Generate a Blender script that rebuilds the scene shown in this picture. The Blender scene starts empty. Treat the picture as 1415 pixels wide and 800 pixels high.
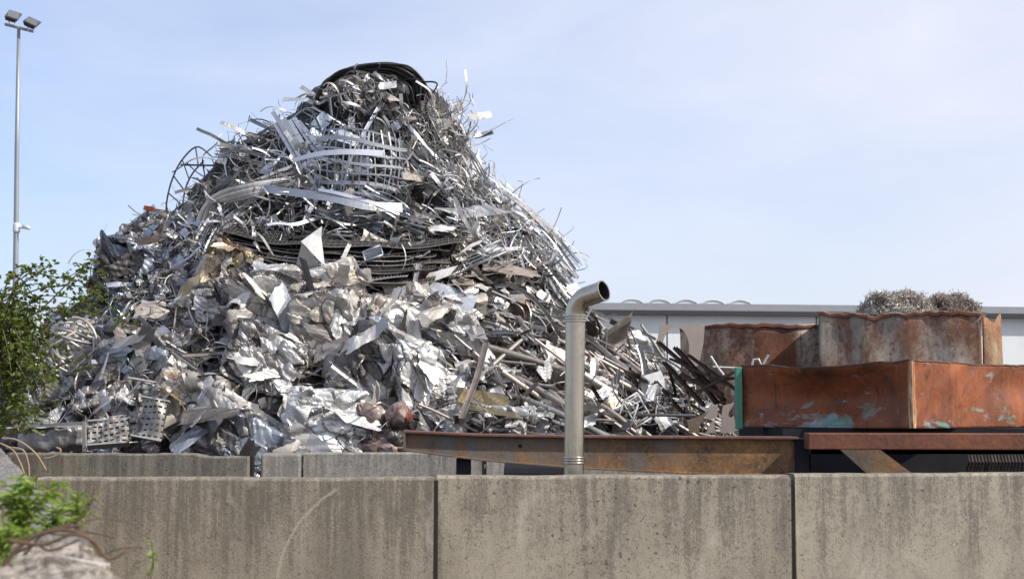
import bpy, math, random
import numpy as np
from mathutils import Vector, Matrix
from mathutils.bvhtree import BVHTree

R = np.random.default_rng(11)
random.seed(5)
SC = bpy.context.scene
COL = SC.collection
PI = math.pi

# ------------------------------------------------------------------ camera
FPX, CX, CY, HOR = 2000.0, 707.5, 400.0, 570.0
EYE = np.array([0.0, 0.0, 2.3])
PITCH = math.atan((HOR - CY) / FPX)
FWD = np.array([0, math.cos(PITCH), math.sin(PITCH)])
UP = np.array([0, -math.sin(PITCH), math.cos(PITCH)])


def ray(px, py):
    d = np.array([(px - CX) / FPX, 0, 0]) + UP * ((CY - py) / FPX) + FWD
    return d


def at(px, py, Y):
    """world point seen at photo pixel (px, py) at depth Y metres"""
    d = ray(px, py)
    return EYE + d * (Y / d[1])


cam = bpy.data.cameras.new('camera')
cam.sensor_width = 36
cam.lens = FPX / 1415 * 36
cam.clip_end = 3000
cam.clip_start = 0.05
cam.dof.use_dof = True
cam.dof.focus_distance = 13.5
cam.dof.aperture_fstop = 5.0
cam_o = bpy.data.objects.new('camera', cam)
COL.objects.link(cam_o)
cam_o.location = EYE
cam_o.rotation_euler = (PI / 2 + PITCH, 0, 0)
SC.camera = cam_o

# ------------------------------------------------------------------ node helpers


class NT:
    def __init__(s, tree):
        s.t = tree

    def node(s, typ, **kw):
        n = s.t.nodes.new(typ)
        for k, v in kw.items():
            setattr(n, k, v)
        return n

    def set(s, sock, v):
        if isinstance(v, bpy.types.NodeSocket):
            s.t.links.new(v, sock)
        elif sock.type == 'RGBA':
            sock.default_value = tuple(v)[:3] + (1.0,)
        elif sock.type == 'VECTOR':
            sock.default_value = tuple(v)
        else:
            sock.default_value = v

    def mix(s, fac, a, b, mode='MIX'):
        n = s.node('ShaderNodeMix', data_type='RGBA', blend_type=mode)
        s.set(n.inputs[0], fac)
        s.set(n.inputs[6], a)
        s.set(n.inputs[7], b)
        return n.outputs[2]

    def math(s, op, a, b=0.0, clamp=False):
        n = s.node('ShaderNodeMath', operation=op, use_clamp=clamp)
        s.set(n.inputs[0], a)
        s.set(n.inputs[1], b)
        return n.outputs[0]

    def coord(s, scale=(1, 1, 1), which='Object', loc=(0, 0, 0), rot=(0, 0, 0)):
        c = s.node('ShaderNodeTexCoord')
        m = s.node('ShaderNodeMapping')
        s.t.links.new(c.outputs[which], m.inputs[0])
        m.inputs['Scale'].default_value = scale
        m.inputs['Location'].default_value = loc
        m.inputs['Rotation'].default_value = rot
        return m.outputs[0]

    def noise(s, vec, scale=5, detail=6, rough=0.6, dist=0.0):
        n = s.node('ShaderNodeTexNoise')
        s.set(n.inputs['Vector'], vec)
        n.inputs['Scale'].default_value = scale
        n.inputs['Detail'].default_value = detail
        n.inputs['Roughness'].default_value = rough
        n.inputs['Distortion'].default_value = dist
        return n.outputs[0]

    def voro(s, vec, scale=5, feature='F1'):
        n = s.node('ShaderNodeTexVoronoi', feature=feature)
        s.set(n.inputs['Vector'], vec)
        n.inputs['Scale'].default_value = scale
        return n.outputs['Distance']

    def step(s, v, lo, hi, a=0.0, b=1.0):
        n = s.node('ShaderNodeMapRange')
        s.set(n.inputs[0], v)
        for i, x in enumerate((lo, hi, a, b)):
            s.set(n.inputs[1 + i], x)
        return n.outputs[0]

    def sep(s, vec):
        n = s.node('ShaderNodeSeparateXYZ')
        s.set(n.inputs[0], vec)
        return n.outputs

    def bump(s, h, strength=0.3, dist=0.02):
        n = s.node('ShaderNodeBump')
        s.set(n.inputs['Height'], h)
        n.inputs['Strength'].default_value = strength
        n.inputs['Distance'].default_value = dist
        return n.outputs[0]


def new_mat(name):
    m = bpy.data.materials.new(name)
    m.use_nodes = True
    nt = NT(m.node_tree)
    return m, nt, m.node_tree.nodes['Principled BSDF']


def rand_socket(nt):
    """a random number per object and per loose piece"""
    oi = nt.node('ShaderNodeObjectInfo')
    g = nt.node('ShaderNodeNewGeometry')
    return nt.math('FRACT', nt.math('ADD', oi.outputs['Random'], g.outputs['Random Per Island']))


def metal(name, col, rough=(0.25, 0.5), metallic=0.9, dirt=0.35, dirtcol=(0.12, 0.10, 0.08), var=0.45, tint=None, bump=0.25, scale=7):
    m, nt, p = new_mat(name)
    r = rand_socket(nt)
    v = nt.coord()
    n1 = nt.noise(v, scale, 8, 0.65, 0.4)
    n2 = nt.noise(v, scale * 5, 4, 0.6)
    c = col
    if tint is not None:
        r2 = nt.math('FRACT', nt.math('MULTIPLY', r, 7.31))
        c = nt.mix(nt.step(r2, 0.45, 1.0), col, tint)
    c = nt.mix(1.0, c, nt.step(r, 0, 1, 1 - var, 1.0), 'MULTIPLY')
    c = nt.mix(nt.step(n1, 0.42, 0.72, 0, dirt), c, dirtcol)
    nt.set(p.inputs['Base Color'], c)
    p.inputs['Metallic'].default_value = metallic
    nt.set(p.inputs['Roughness'], nt.step(nt.mix(0.5, n1, n2), 0.35, 0.65, rough[0], rough[1]))
    if bump:
        nt.set(p.inputs['Normal'], nt.bump(nt.mix(0.4, n1, n2), bump, 0.02))
    return m


def rust(name, paint=None, xbias=0.0, amount=0.6, orange=(0.24, 0.065, 0.018), dark=(0.055, 0.022, 0.013), green=None, scale=2.2, streak=1.0, lift=0.0):
    """weathered steel: dark and orange rust, remains of old paint and run-down streaks"""
    m, nt, p = new_mat(name)
    v = nt.coord()
    vs = nt.coord((5 * streak, 5 * streak, 0.8))
    a = nt.noise(v, scale, 9, 0.65, 0.5)
    b = nt.noise(vs, 1.6, 7, 0.65, 0.2)
    f = nt.noise(v, scale * 14, 5, 0.7)
    c = nt.mix(nt.step(a, 0.38, 0.62), dark, orange)
    c = nt.mix(nt.step(b, 0.45, 0.72, 0, 0.75), c, (orange[0] * 0.5, orange[1] * 0.55, orange[2] * 0.8))
    c = nt.mix(nt.step(f, 0.52, 0.7, 0, 0.55), c, (orange[0] * 1.35, orange[1] * 1.7, orange[2] * 2.0))
    c = nt.mix(nt.step(f, 0.5, 0.3, 0, 0.6), c, dark)
    if paint:
        a2 = nt.noise(nt.coord((1, 1, 0.7), loc=(3.1, 1.7, 5.2)), scale * 0.9, 8, 0.7, 0.6)
        if xbias:
            a2 = nt.math('ADD', a2, nt.math('MULTIPLY', nt.sep(v)[0], -xbias))
        k = nt.math('MULTIPLY', nt.step(a2, amount - 0.09, amount + 0.06), nt.step(nt.math('MULTIPLY', f, b), 0.15, 0.3))
        c = nt.mix(k, c, nt.mix(nt.step(f, 0.4, 0.7), paint, tuple(x * 0.6 for x in paint)))
    if green:
        a3 = nt.noise(nt.coord((1, 1, 0.5), loc=(7.1, 4.7, 1.2)), scale * 0.8, 8, 0.7, 0.5)
        c = nt.mix(nt.math('MULTIPLY', nt.step(a3, 0.57, 0.66), nt.step(f, 0.3, 0.5, 0.3, 1.0)), c, green)
    nt.set(p.inputs['Base Color'], c)
    nt.set(p.inputs['Roughness'], nt.step(f, 0.3, 0.7, 0.55, 0.9))
    nt.set(p.inputs['Normal'], nt.bump(nt.mix(0.6, a, f), 0.35, 0.02))
    return m


def concrete(name, base=(0.40, 0.355, 0.285), dark=(0.16, 0.14, 0.115), seed=0.0, scratch=None):
    m, nt, p = new_mat(name)
    loc = (seed * 3.7, seed * 1.3, seed * 0.0)
    v = nt.coord(loc=loc)
    vs = nt.coord((7, 7, 0.55), loc=loc)
    vs2 = nt.coord((26, 26, 1.6), loc=loc)
    z = nt.sep(nt.coord())[2]
    big = nt.noise(v, 1.3, 6, 0.6, 0.3)
    st = nt.noise(vs, 1.0, 6, 0.6, 0.1)
    st2 = nt.noise(vs2, 1.0, 5, 0.6)
    fine = nt.noise(v, 55, 4, 0.7)
    fine2 = nt.noise(v, 24, 5, 0.7)
    grain = nt.noise(v, 170, 2, 0.6)
    c = nt.mix(nt.step(big, 0.35, 0.65), base, tuple(x * 0.80 for x in base))
    c = nt.mix(nt.step(grain, 0.35, 0.68, 0, 0.45), c, tuple(x * 0.45 for x in base))
    # rain streaks of lichen that start at the top edge and thin out downwards (they have their own shapes)
    reach = nt.step(nt.math('ADD', z, nt.math('MULTIPLY', st, 1.9)), 0.25, 1.0)
    k = nt.math('MULTIPLY', reach, nt.step(st2, 0.40, 0.60, 0.25, 1.0))
    dash = nt.noise(nt.coord((150, 150, 75), loc=loc), 1.0, 4, 0.75)
    spk = nt.step(nt.math('ADD', nt.mix(0.28, dash, fine2), nt.math('MULTIPLY', k, 0.20)), 0.53, 0.63)
    c = nt.mix(nt.math('MULTIPLY', k, 0.50), c, tuple(x * 0.62 for x in base))
    c = nt.mix(nt.math('MULTIPLY', spk, 0.62), c, dark)
    soft = nt.noise(nt.coord((3.2, 3.2, 0.7), loc=loc), 1.0, 7, 0.65)
    c = nt.mix(nt.math('MULTIPLY', nt.step(soft, 0.47, 0.66), 0.42), c, dark)
    blot = nt.noise(nt.coord((1, 1, 1), loc=(seed, 3, 8)), 4.0, 8, 0.7, 0.4)
    c = nt.mix(nt.math('MULTIPLY', nt.step(blot, 0.52, 0.68), 0.35), c, dark)
    pits = nt.math('MULTIPLY', nt.step(nt.noise(v, 38, 3, 0.55), 0.63, 0.68), nt.step(big, 0.3, 0.55))
    c = nt.mix(nt.math('MULTIPLY', pits, 0.8), c, (0.06, 0.055, 0.05))
    pale = nt.math('MULTIPLY', nt.step(nt.noise(nt.coord((1.2, 1.2, 0.6), loc=(seed + 4, 2, 1)), 2.2, 7, 0.7, 0.6), 0.58, 0.70), 0.35)
    c = nt.mix(pale, c, (0.58, 0.53, 0.45))
    if scratch:
        X_, _, Z_ = nt.sep(nt.coord())
        dx, dz = nt.math('SUBTRACT', X_, scratch[0]), nt.math('SUBTRACT', Z_, scratch[1])
        d = nt.math('SQRT', nt.math('ADD', nt.math('MULTIPLY', dx, dx), nt.math('MULTIPLY', dz, dz)))
        d = nt.math('ABSOLUTE', nt.math('ADD', nt.math('SUBTRACT', d, scratch[2]), nt.math('MULTIPLY', nt.math('SUBTRACT', fine2, 0.5), 0.05)))
        ln = nt.math('MULTIPLY', nt.step(d, 0.010, 0.003), nt.step(dx, -0.30, -0.33))
        c = nt.mix(nt.math('MULTIPLY', nt.math('MULTIPLY', ln, nt.step(dz, -0.02, 0.06)), nt.step(grain, 0.35, 0.5, 0.2, 0.75)), c, (0.42, 0.38, 0.31))
    nt.set(p.inputs['Base Color'], c)
    p.inputs['Roughness'].default_value = 0.92
    h = nt.mix(0.5, fine, nt.mix(0.5, grain, pits))
    nt.set(p.inputs['Normal'], nt.bump(h, 0.45, 0.012))
    return m


def plain(name, col, rough=0.6, metallic=0.0, var=0.25, scale=12, bump=0.15):
    m, nt, p = new_mat(name)
    v = nt.coord()
    n = nt.noise(v, scale, 6, 0.65)
    r = rand_socket(nt)
    c = nt.mix(nt.step(n, 0.35, 0.7, 0, var), col, tuple(x * 0.35 for x in col))
    c = nt.mix(1.0, c, nt.step(r, 0, 1, 0.78, 1.08), 'MULTIPLY')
    nt.set(p.inputs['Base Color'], c)
    p.inputs['Roughness'].default_value = rough
    if rough > 0.9:
        p.inputs['Specular IOR Level'].default_value = 0.1
    p.inputs['Metallic'].default_value = metallic
    nt.set(p.inputs['Normal'], nt.bump(n, bump, 0.02))
    return m


def leafmat(name, a, b, c3=None):
    m, nt, p = new_mat(name)
    r = rand_socket(nt)
    c = nt.mix(r, a, b)
    if c3:
        c = nt.mix(nt.step(nt.math('FRACT', nt.math('MULTIPLY', r, 17.3)), 0.93, 0.96), c, c3)
    nt.set(p.inputs['Base Color'], c)
    p.inputs['Roughness'].default_value = 0.5
    tr = nt.node('ShaderNodeBsdfTranslucent')
    nt.set(tr.inputs[0], nt.mix(1.0, c, (1.5, 1.6, 0.7), 'MULTIPLY'))
    mx = nt.node('ShaderNodeMixShader')
    mx.inputs[0].default_value = 0.35
    nt.t.links.new(p.outputs[0], mx.inputs[1])
    nt.t.links.new(tr.outputs[0], mx.inputs[2])
    nt.t.links.new(mx.outputs[0], nt.t.nodes['Material Output'].inputs[0])
    return m


AL = metal('bright_aluminium', (0.70, 0.685, 0.66), (0.40, 0.64), 0.62, 0.40, tint=(0.66, 0.66, 0.67))
ALD = metal('dull_aluminium', (0.50, 0.49, 0.48), (0.40, 0.62), 0.7, 0.5, var=0.5, tint=(0.52, 0.49, 0.45))
ALB = metal('blue_grey_aluminium', (0.43, 0.47, 0.53), (0.36, 0.56), 0.75, 0.3, var=0.35, tint=(0.54, 0.57, 0.62))
FOIL = metal('crumpled_foil', (0.76, 0.75, 0.73), (0.38, 0.6), 0.65, 0.28, var=0.25, bump=0.4, scale=14)
WARM = metal('cream_stained_sheet', (0.56, 0.51, 0.44), (0.42, 0.66), 0.45, 0.45, (0.20, 0.13, 0.07), var=0.35, tint=(0.68, 0.66, 0.63), bump=0.35)
TAN = metal('tan_sheet', (0.58, 0.44, 0.30), (0.3, 0.5), 0.8, 0.4, (0.10, 0.05, 0.03), var=0.4, tint=(0.75, 0.70, 0.63), bump=0.3)
GOLD = metal('gold_sheet', (0.33, 0.26, 0.145), (0.3, 0.5), 0.8, 0.45, (0.08, 0.05, 0.02), var=0.4, tint=(0.50, 0.44, 0.32))
STEEL = metal('stainless_tube', (0.44, 0.39, 0.345), (0.36, 0.58), 0.85, 0.5, (0.14, 0.10, 0.08), var=0.45, tint=(0.42, 0.405, 0.39))
DARKM = metal('dark_scrap_steel', (0.12, 0.115, 0.11), (0.4, 0.65), 0.7, 0.5, (0.06, 0.05, 0.045), var=0.5, tint=(0.20, 0.18, 0.17))
BROWNM = metal('dark_brown_steel', (0.10, 0.070, 0.058), (0.4, 0.65), 0.6, 0.5, (0.05, 0.03, 0.02), var=0.5, tint=(0.16, 0.12, 0.10))
MESHM = metal('weathered_mesh', (0.22, 0.205, 0.19), (0.45, 0.65), 0.6, 0.5, (0.10, 0.085, 0.07), var=0.35, scale=16, bump=0.6)
WHITE = metal('white_painted_sheet', (0.62, 0.62, 0.61), (0.4, 0.6), 0.0, 0.75, (0.35, 0.32, 0.28), var=0.15, bump=0.1)
SLOTM = metal('grubby_white_skin', (0.50, 0.48, 0.45), (0.4, 0.6), 0.2, 0.85, (0.16, 0.13, 0.11), var=0.1, bump=0.3, scale=9)
PALE = metal('pale_grey_sheet', (0.52, 0.55, 0.60), (0.35, 0.55), 0.5, 0.3, (0.3, 0.28, 0.25), var=0.25, bump=0.1)
TAUPE = metal('taupe_plate', (0.40, 0.34, 0.29), (0.4, 0.6), 0.3, 0.35, (0.25, 0.2, 0.17), var=0.15, bump=0.1)
BLUED = metal('blue_black_casing', (0.13, 0.15, 0.19), (0.3, 0.5), 0.6, 0.4, (0.05, 0.05, 0.05), var=0.5, tint=(0.26, 0.28, 0.32))
CORE = metal('tangled_core', (0.06, 0.057, 0.054), (0.45, 0.7), 0.7, 0.6, (0.04, 0.035, 0.03), var=0.3, bump=1.0, scale=9)  # near-black colour stands in for shade in the gaps between scraps
BLACK = plain('black_rubber', (0.018, 0.018, 0.020), 0.42, 0, 0.3)
REDP = plain('faded_red_paint', (0.26, 0.065, 0.045), 0.6, 0.0, 0.9, 14)
ORANGE = plain('orange_red_paint', (0.60, 0.10, 0.04), 0.5, 0, 0.3)
PINK = plain('dusty_motor_casing', (0.36, 0.26, 0.23), 0.6, 0.3, 0.8, 14)
SWARF = metal('steel_swarf', (0.70, 0.65, 0.57), (0.4, 0.6), 0.1, 0.4, (0.16, 0.10, 0.06), var=0.6, bump=0)
SWARFD = metal('brown_swarf', (0.52, 0.45, 0.37), (0.4, 0.6), 0.1, 0.5, (0.14, 0.08, 0.04), var=0.6, bump=0)

# ------------------------------------------------------------------ mesh helpers


def mesh_from(name, V, F, mats, mi=None, smooth=False):
    V = np.asarray(V, dtype=np.float32)
    F = np.asarray(F, dtype=np.int32).reshape(-1, 4)
    me = bpy.data.meshes.new(name)
    me.vertices.add(len(V))
    me.vertices.foreach_set('co', V.ravel())
    me.loops.add(F.size)
    me.loops.foreach_set('vertex_index', F.ravel())
    me.polygons.add(len(F))
    me.polygons.foreach_set('loop_start', np.arange(0, F.size, 4, dtype=np.int32))
    if mi is not None:
        me.polygons.foreach_set('material_index', np.asarray(mi, dtype=np.int32))
    me.polygons.foreach_set('use_smooth', np.full(len(F), bool(smooth)))
    for m in (mats if isinstance(mats, (list, tuple)) else [mats]):
        me.materials.append(m)
    me.update(calc_edges=True)
    me.validate()
    return me


class MB:
    """collects pieces (V, F) into one mesh"""

    def __init__(s):
        s.V, s.F, s.M, s.n = [], [], [], 0

    def add(s, VF, mat=0, T=None):
        V, F = VF
        V = np.asarray(V, dtype=float)
        if T is not None:
            V = V @ T[:3, :3].T + T[:3, 3]
        F = np.asarray(F, dtype=int).reshape(-1, 4)
        s.V.append(V)
        s.F.append(F + s.n)
        s.M.append(np.broadcast_to(np.asarray(mat), (len(F),)).copy())
        s.n += len(V)
        return s

    def mesh(s, name, mats, smooth=False):
        return mesh_from(name, np.concatenate(s.V), np.concatenate(s.F), mats, np.concatenate(s.M), smooth)

    def obj(s, name, mats, parent=None, smooth=False, bevel=0.0, loc=None):
        o = bpy.data.objects.new(name, s.mesh(name, mats, smooth))
        COL.objects.link(o)
        if parent is not None:
            o.parent = parent
        if loc is not None:
            o.location = loc
        if bevel:
            b = o.modifiers.new('bevel', 'BEVEL')
            b.width = bevel
            b.segments = 2
            b.limit_method = 'ANGLE'
        return o


def tag(o, label=None, cat=None, group=None, kind=None):
    if label:
        o['label'] = label
    if cat:
        o['category'] = cat
    if group:
        o['group'] = group
    if kind:
        o['kind'] = kind
    return o


def empty(name, loc, rz=0.0):
    o = bpy.data.objects.new(name, None)
    COL.objects.link(o)
    o.location = loc
    o.rotation_euler = (0, 0, rz)
    o.empty_display_size = 0.1
    return o


def box(x0, x1, y0, y1, z0, z1):
    V = [(x0, y0, z0), (x1, y0, z0), (x1, y1, z0), (x0, y1, z0), (x0, y0, z1), (x1, y0, z1), (x1, y1, z1), (x0, y1, z1)]
    F = [(0, 3, 2, 1), (4, 5, 6, 7), (0, 1, 5, 4), (1, 2, 6, 5), (2, 3, 7, 6), (3, 0, 4, 7)]
    return np.array(V, float), np.array(F)


def hexa(a, b):
    """box-like solid from two quads of four points each (front a, back b)"""
    V = np.array(list(a) + list(b), float)
    F = [(0, 1, 2, 3), (7, 6, 5, 4), (0, 4, 5, 1), (1, 5, 6, 2), (2, 6, 7, 3), (3, 7, 4, 0)]
    return V, np.array(F)


def sweep(P, T, N, B, cs, closed=True, scale=None, cap=False):
    n, k = len(P), len(cs)
    cs = np.asarray(cs, float)
    sc = np.ones(n) if scale is None else np.asarray(scale)
    V = P[:, None, :] + (B[:, None, :] * cs[None, :, 0:1] + N[:, None, :] * cs[None, :, 1:2]) * sc[:, None, None]
    kk = k if closed else k - 1
    i, j = np.meshgrid(np.arange(n - 1), np.arange(kk), indexing='ij')
    j2 = (j + 1) % k
    F = np.stack([i * k + j, i * k + j2, (i + 1) * k + j2, (i + 1) * k + j], -1).reshape(-1, 4)
    V = V.reshape(-1, 3)
    if cap and closed:
        V = np.vstack([V, P[0:1], P[-1:]])
        a, b = n * k, n * k + 1
        C = []
        for q in range(0, k, 2):
            C.append((a, (q + 2) % k, (q + 1) % k, q))
            o = (n - 1) * k
            C.append((b, o + q, o + (q + 1) % k, o + (q + 2) % k))
        F = np.vstack([F, C])
    return V, F


def frames(P):
    """parallel frames along a polyline"""
    P = np.asarray(P, float)
    T = np.gradient(P, axis=0)
    T /= np.linalg.norm(T, axis=1)[:, None] + 1e-9
    ref = np.array([0, 0, 1.0]) if abs(T[0][2]) < 0.9 else np.array([1.0, 0, 0])
    N = np.zeros_like(P)
    n = ref
    for i in range(len(P)):
        n = n - T[i] * np.dot(n, T[i])
        n /= np.linalg.norm(n) + 1e-9
        N[i] = n
    return P, T, N, np.cross(N, T)


def circ(r, k=10, sy=1.0):
    a = np.arange(k) / k * 2 * PI
    return np.stack([np.cos(a) * r, np.sin(a) * r * sy], 1)


def rectcs(w, t):
    return np.array([(-w / 2, -t / 2), (w / 2, -t / 2), (w / 2, t / 2), (-w / 2, t / 2)])


def tube(P, r, k=10, cap=False, scale=None):
    return sweep(*frames(P), circ(r, k), True, scale, cap)


def bar(P, w, t):
    return sweep(*frames(P), rectcs(w, t), True, None, True)


def wander(n, L, bend=0.15, side=0.03, twist=0.1, kinks=0, curl=0.0):
    T, N, B = np.array([1.0, 0, 0]), np.array([0, 0, 1.0]), np.array([0, 1.0, 0])
    a = np.convolve(R.normal(0, bend, n + 4), [0.25, 0.5, 0.5, 0.5, 0.25], 'valid')[:n] + curl
    s = np.convolve(R.normal(0, side, n + 4), [0.25, 0.5, 0.5, 0.5, 0.25], 'valid')[:n]
    w = np.convolve(R.normal(0, twist, n + 4), [0.25, 0.5, 0.5, 0.5, 0.25], 'valid')[:n]
    for _ in range(kinks):
        a[R.integers(1, n - 1)] += R.normal(0, 0.9)
    Ps, Ts, Ns, Bs = [], [], [], []
    p = np.zeros(3)
    ds = L / (n - 1)
    for i in range(n):
        Ps.append(p)
        Ts.append(T)
        Ns.append(N)
        Bs.append(B)
        c, q = math.cos(a[i]), math.sin(a[i])
        T, N = T * c + N * q, N * c - T * q
        c, q = math.cos(s[i]), math.sin(s[i])
        T, B = T * c + B * q, B * c - T * q
        c, q = math.cos(w[i]), math.sin(w[i])
        N, B = N * c + B * q, B * c - N * q
        p = p + T * ds
    P = np.array(Ps)
    P -= P.mean(0)
    return P, np.array(Ts), np.array(Ns), np.array(Bs)


def g_strip(L, w, t=0.003, n=16, **kw):
    return sweep(*wander(n, L, **kw), rectcs(w, t), True, None, True)


def g_channel(L, w, h, n=12, **kw):
    return sweep(*wander(n, L, **kw), [(-w / 2, h), (-w / 2, 0), (w / 2, 0), (w / 2, h)], False)


def g_angle(L, w, n=12, **kw):
    return sweep(*wander(n, L, **kw), [(-w / 2, 0), (w / 2, 0), (w / 2, w)], False)


def g_tube(L, r, n=10, k=10, squash=True, **kw):
    P, T, N, B = wander(n, L, **kw)
    V, F = sweep(P, T, N, B, circ(r, k), True)
    if squash and R.random() < 0.6:   # one crushed end
        V = V.reshape(n, k, 3)
        for q, i in enumerate(range(n - 1, max(n - 4, 0), -1)):
            f = (0.25, 0.55, 0.85)[q]
            c = V[i].mean(0)
            d = V[i] - c
            V[i] = c + d + N[i] * ((d @ N[i]) * (f - 1))[:, None] + B[i] * ((d @ B[i]) * (1 - f) * 0.5)[:, None]
        V = V.reshape(-1, 3)
    return V, F


def spline(P, n):
    P = np.asarray(P, float)
    t = np.linspace(0, len(P) - 1, n)
    out = []
    for x in t:
        i = min(int(x), len(P) - 2)
        f = x - i
        p0, p1, p2, p3 = P[max(i - 1, 0)], P[i], P[i + 1], P[min(i + 2, len(P) - 1)]
        out.append(0.5 * ((2 * p1) + (p2 - p0) * f + (2 * p0 - 5 * p1 + 4 * p2 - p3) * f ** 2 + (3 * p1 - p0 - 3 * p2 + p3) * f ** 3))
    return np.array(out)


U = R.uniform


def tri(x):
    return np.abs((x % 1.0) - 0.5) * 4 - 1


def crease(U, k, freq, amp, warp=0.25, aniso=None):
    """sum of folded waves: sharp creases in random directions. U (n,d)"""
    n, d = U.shape
    h = np.zeros(n)
    W = U.copy()
    for _ in range(3):
        dv = R.normal(size=d)
        dv /= np.linalg.norm(dv)
        W += np.outer(np.sin(U @ dv * freq * 2.3 + R.random() * 6), R.normal(size=d)) * warp / freq
    for i in range(k):
        dv = R.normal(size=d)
        if aniso is not None:
            dv = dv * 0.35 + np.asarray(aniso) * (1 if R.random() < 0.5 else -1)
        dv /= np.linalg.norm(dv)
        f = freq * (0.7 + 0.8 * R.random()) * (1.5 ** i)
        h += tri(W @ dv * f + R.random()) * amp / (1.75 ** i) * R.uniform(0.5, 1.0)
    return h


def g_sheet(w, h, nx=12, ny=10, folds=2, foldang=0.8, cr=0.02, crf=3.0, k=5, jag=0.08, bend=0.0):
    """a piece of sheet metal: folded along a few lines, creased, ragged edge"""
    u = np.linspace(0, 1, nx + 1)
    th = np.full(nx + 1, 0.0)
    for _ in range(folds):
        th[R.integers(1, nx):] += R.normal(0, foldang)
    th += np.linspace(0, bend, nx + 1)
    x = np.concatenate([[0], np.cumsum(np.cos(th[1:]))]) * w / nx
    z = np.concatenate([[0], np.cumsum(np.sin(th[1:]))]) * w / nx
    g, v = np.meshgrid(np.arange(nx + 1), np.linspace(-0.5, 0.5, ny + 1), indexing='ij')
    sk = R.normal(0, 0.25)
    taper = 1 - R.random() * 0.5 * u[g]
    X = x[g] - x.mean() + v * sk * w
    Y = v * h * taper
    Z = z[g] - z.mean()
    nxv = -np.sin(th)[g]
    nzv = np.cos(th)[g]
    U = np.stack([u[g].ravel() * w, (v * h).ravel()], 1)
    an = None
    if R.random() < 0.65:
        t_ = R.uniform(0, PI)
        an = (math.cos(t_), math.sin(t_))
    c = crease(U, k, crf, cr, 0.25, an).reshape(X.shape)
    X = X + nxv * c
    Z = Z + nzv * c
    if jag:
        def rag(n_):
            q = R.normal(0, jag, n_ // 3 + 2)
            return np.interp(np.linspace(0, len(q) - 1, n_), np.arange(len(q)), q) + R.normal(0, jag * 0.12, n_)
        X[0] += rag(ny + 1) * w * 0.7
        X[-1] += rag(ny + 1) * w * 0.7
        Y[:, 0] += np.abs(rag(nx + 1)) * h * 0.8
        Y[:, -1] -= np.abs(rag(nx + 1)) * h * 0.8
    V = np.stack([X, Y, Z], -1).reshape(-1, 3)
    i, j = np.meshgrid(np.arange(nx), np.arange(ny), indexing='ij')
    a = i * (ny + 1) + j
    F = np.stack([a, a + ny + 1, a + ny + 2, a + 1], -1).reshape(-1, 4)
    return V, F


def g_bale(sx, sy, sz, n=22, amp=0.05, freq=3.0, aniso=None, k=6):
    """a pressed block of sheet metal: box whose faces are crumpled"""
    Vs, Fs, c = [], [], 0
    t = np.linspace(-1, 1, n + 1)
    a, b = np.meshgrid(t, t, indexing='ij')
    a, b = a.ravel(), b.ravel()
    o = np.ones_like(a)
    i, j = np.meshgrid(np.arange(n), np.arange(n), indexing='ij')
    q = (i * (n + 1) + j)
    F0 = np.stack([q, q + n + 1, q + n + 2, q + 1], -1).reshape(-1, 4)
    for ax in range(3):
        for s in (-1, 1):
            P = np.zeros((len(a), 3))
            P[:, ax] = o * s
            P[:, (ax + 1) % 3] = a
            P[:, (ax + 2) % 3] = b
            Vs.append(P)
            Fs.append((F0 if s > 0 else F0[:, ::-1]) + c)
            c += len(P)
    V = np.concatenate(Vs)
    F = np.concatenate(Fs)
    l4 = (np.abs(V) ** 5).sum(1) ** (1 / 5)
    V = V / l4[:, None]                       # rounded box
    D = V / np.linalg.norm(V, axis=1)[:, None]
    S = np.array([sx, sy, sz]) / 2
    W = V * S
    h = crease(W, k, freq * 0.85, amp * 0.85, 0.3, aniso)
    h2 = crease(W, 3, freq * 0.25, amp * 0.8, 0.4)
    W = W + D * (h + h2)[:, None]
    W += np.stack([crease(W, 3, freq * 0.5, amp * 0.35) for _ in range(3)], 1)
    return W, F


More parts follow.
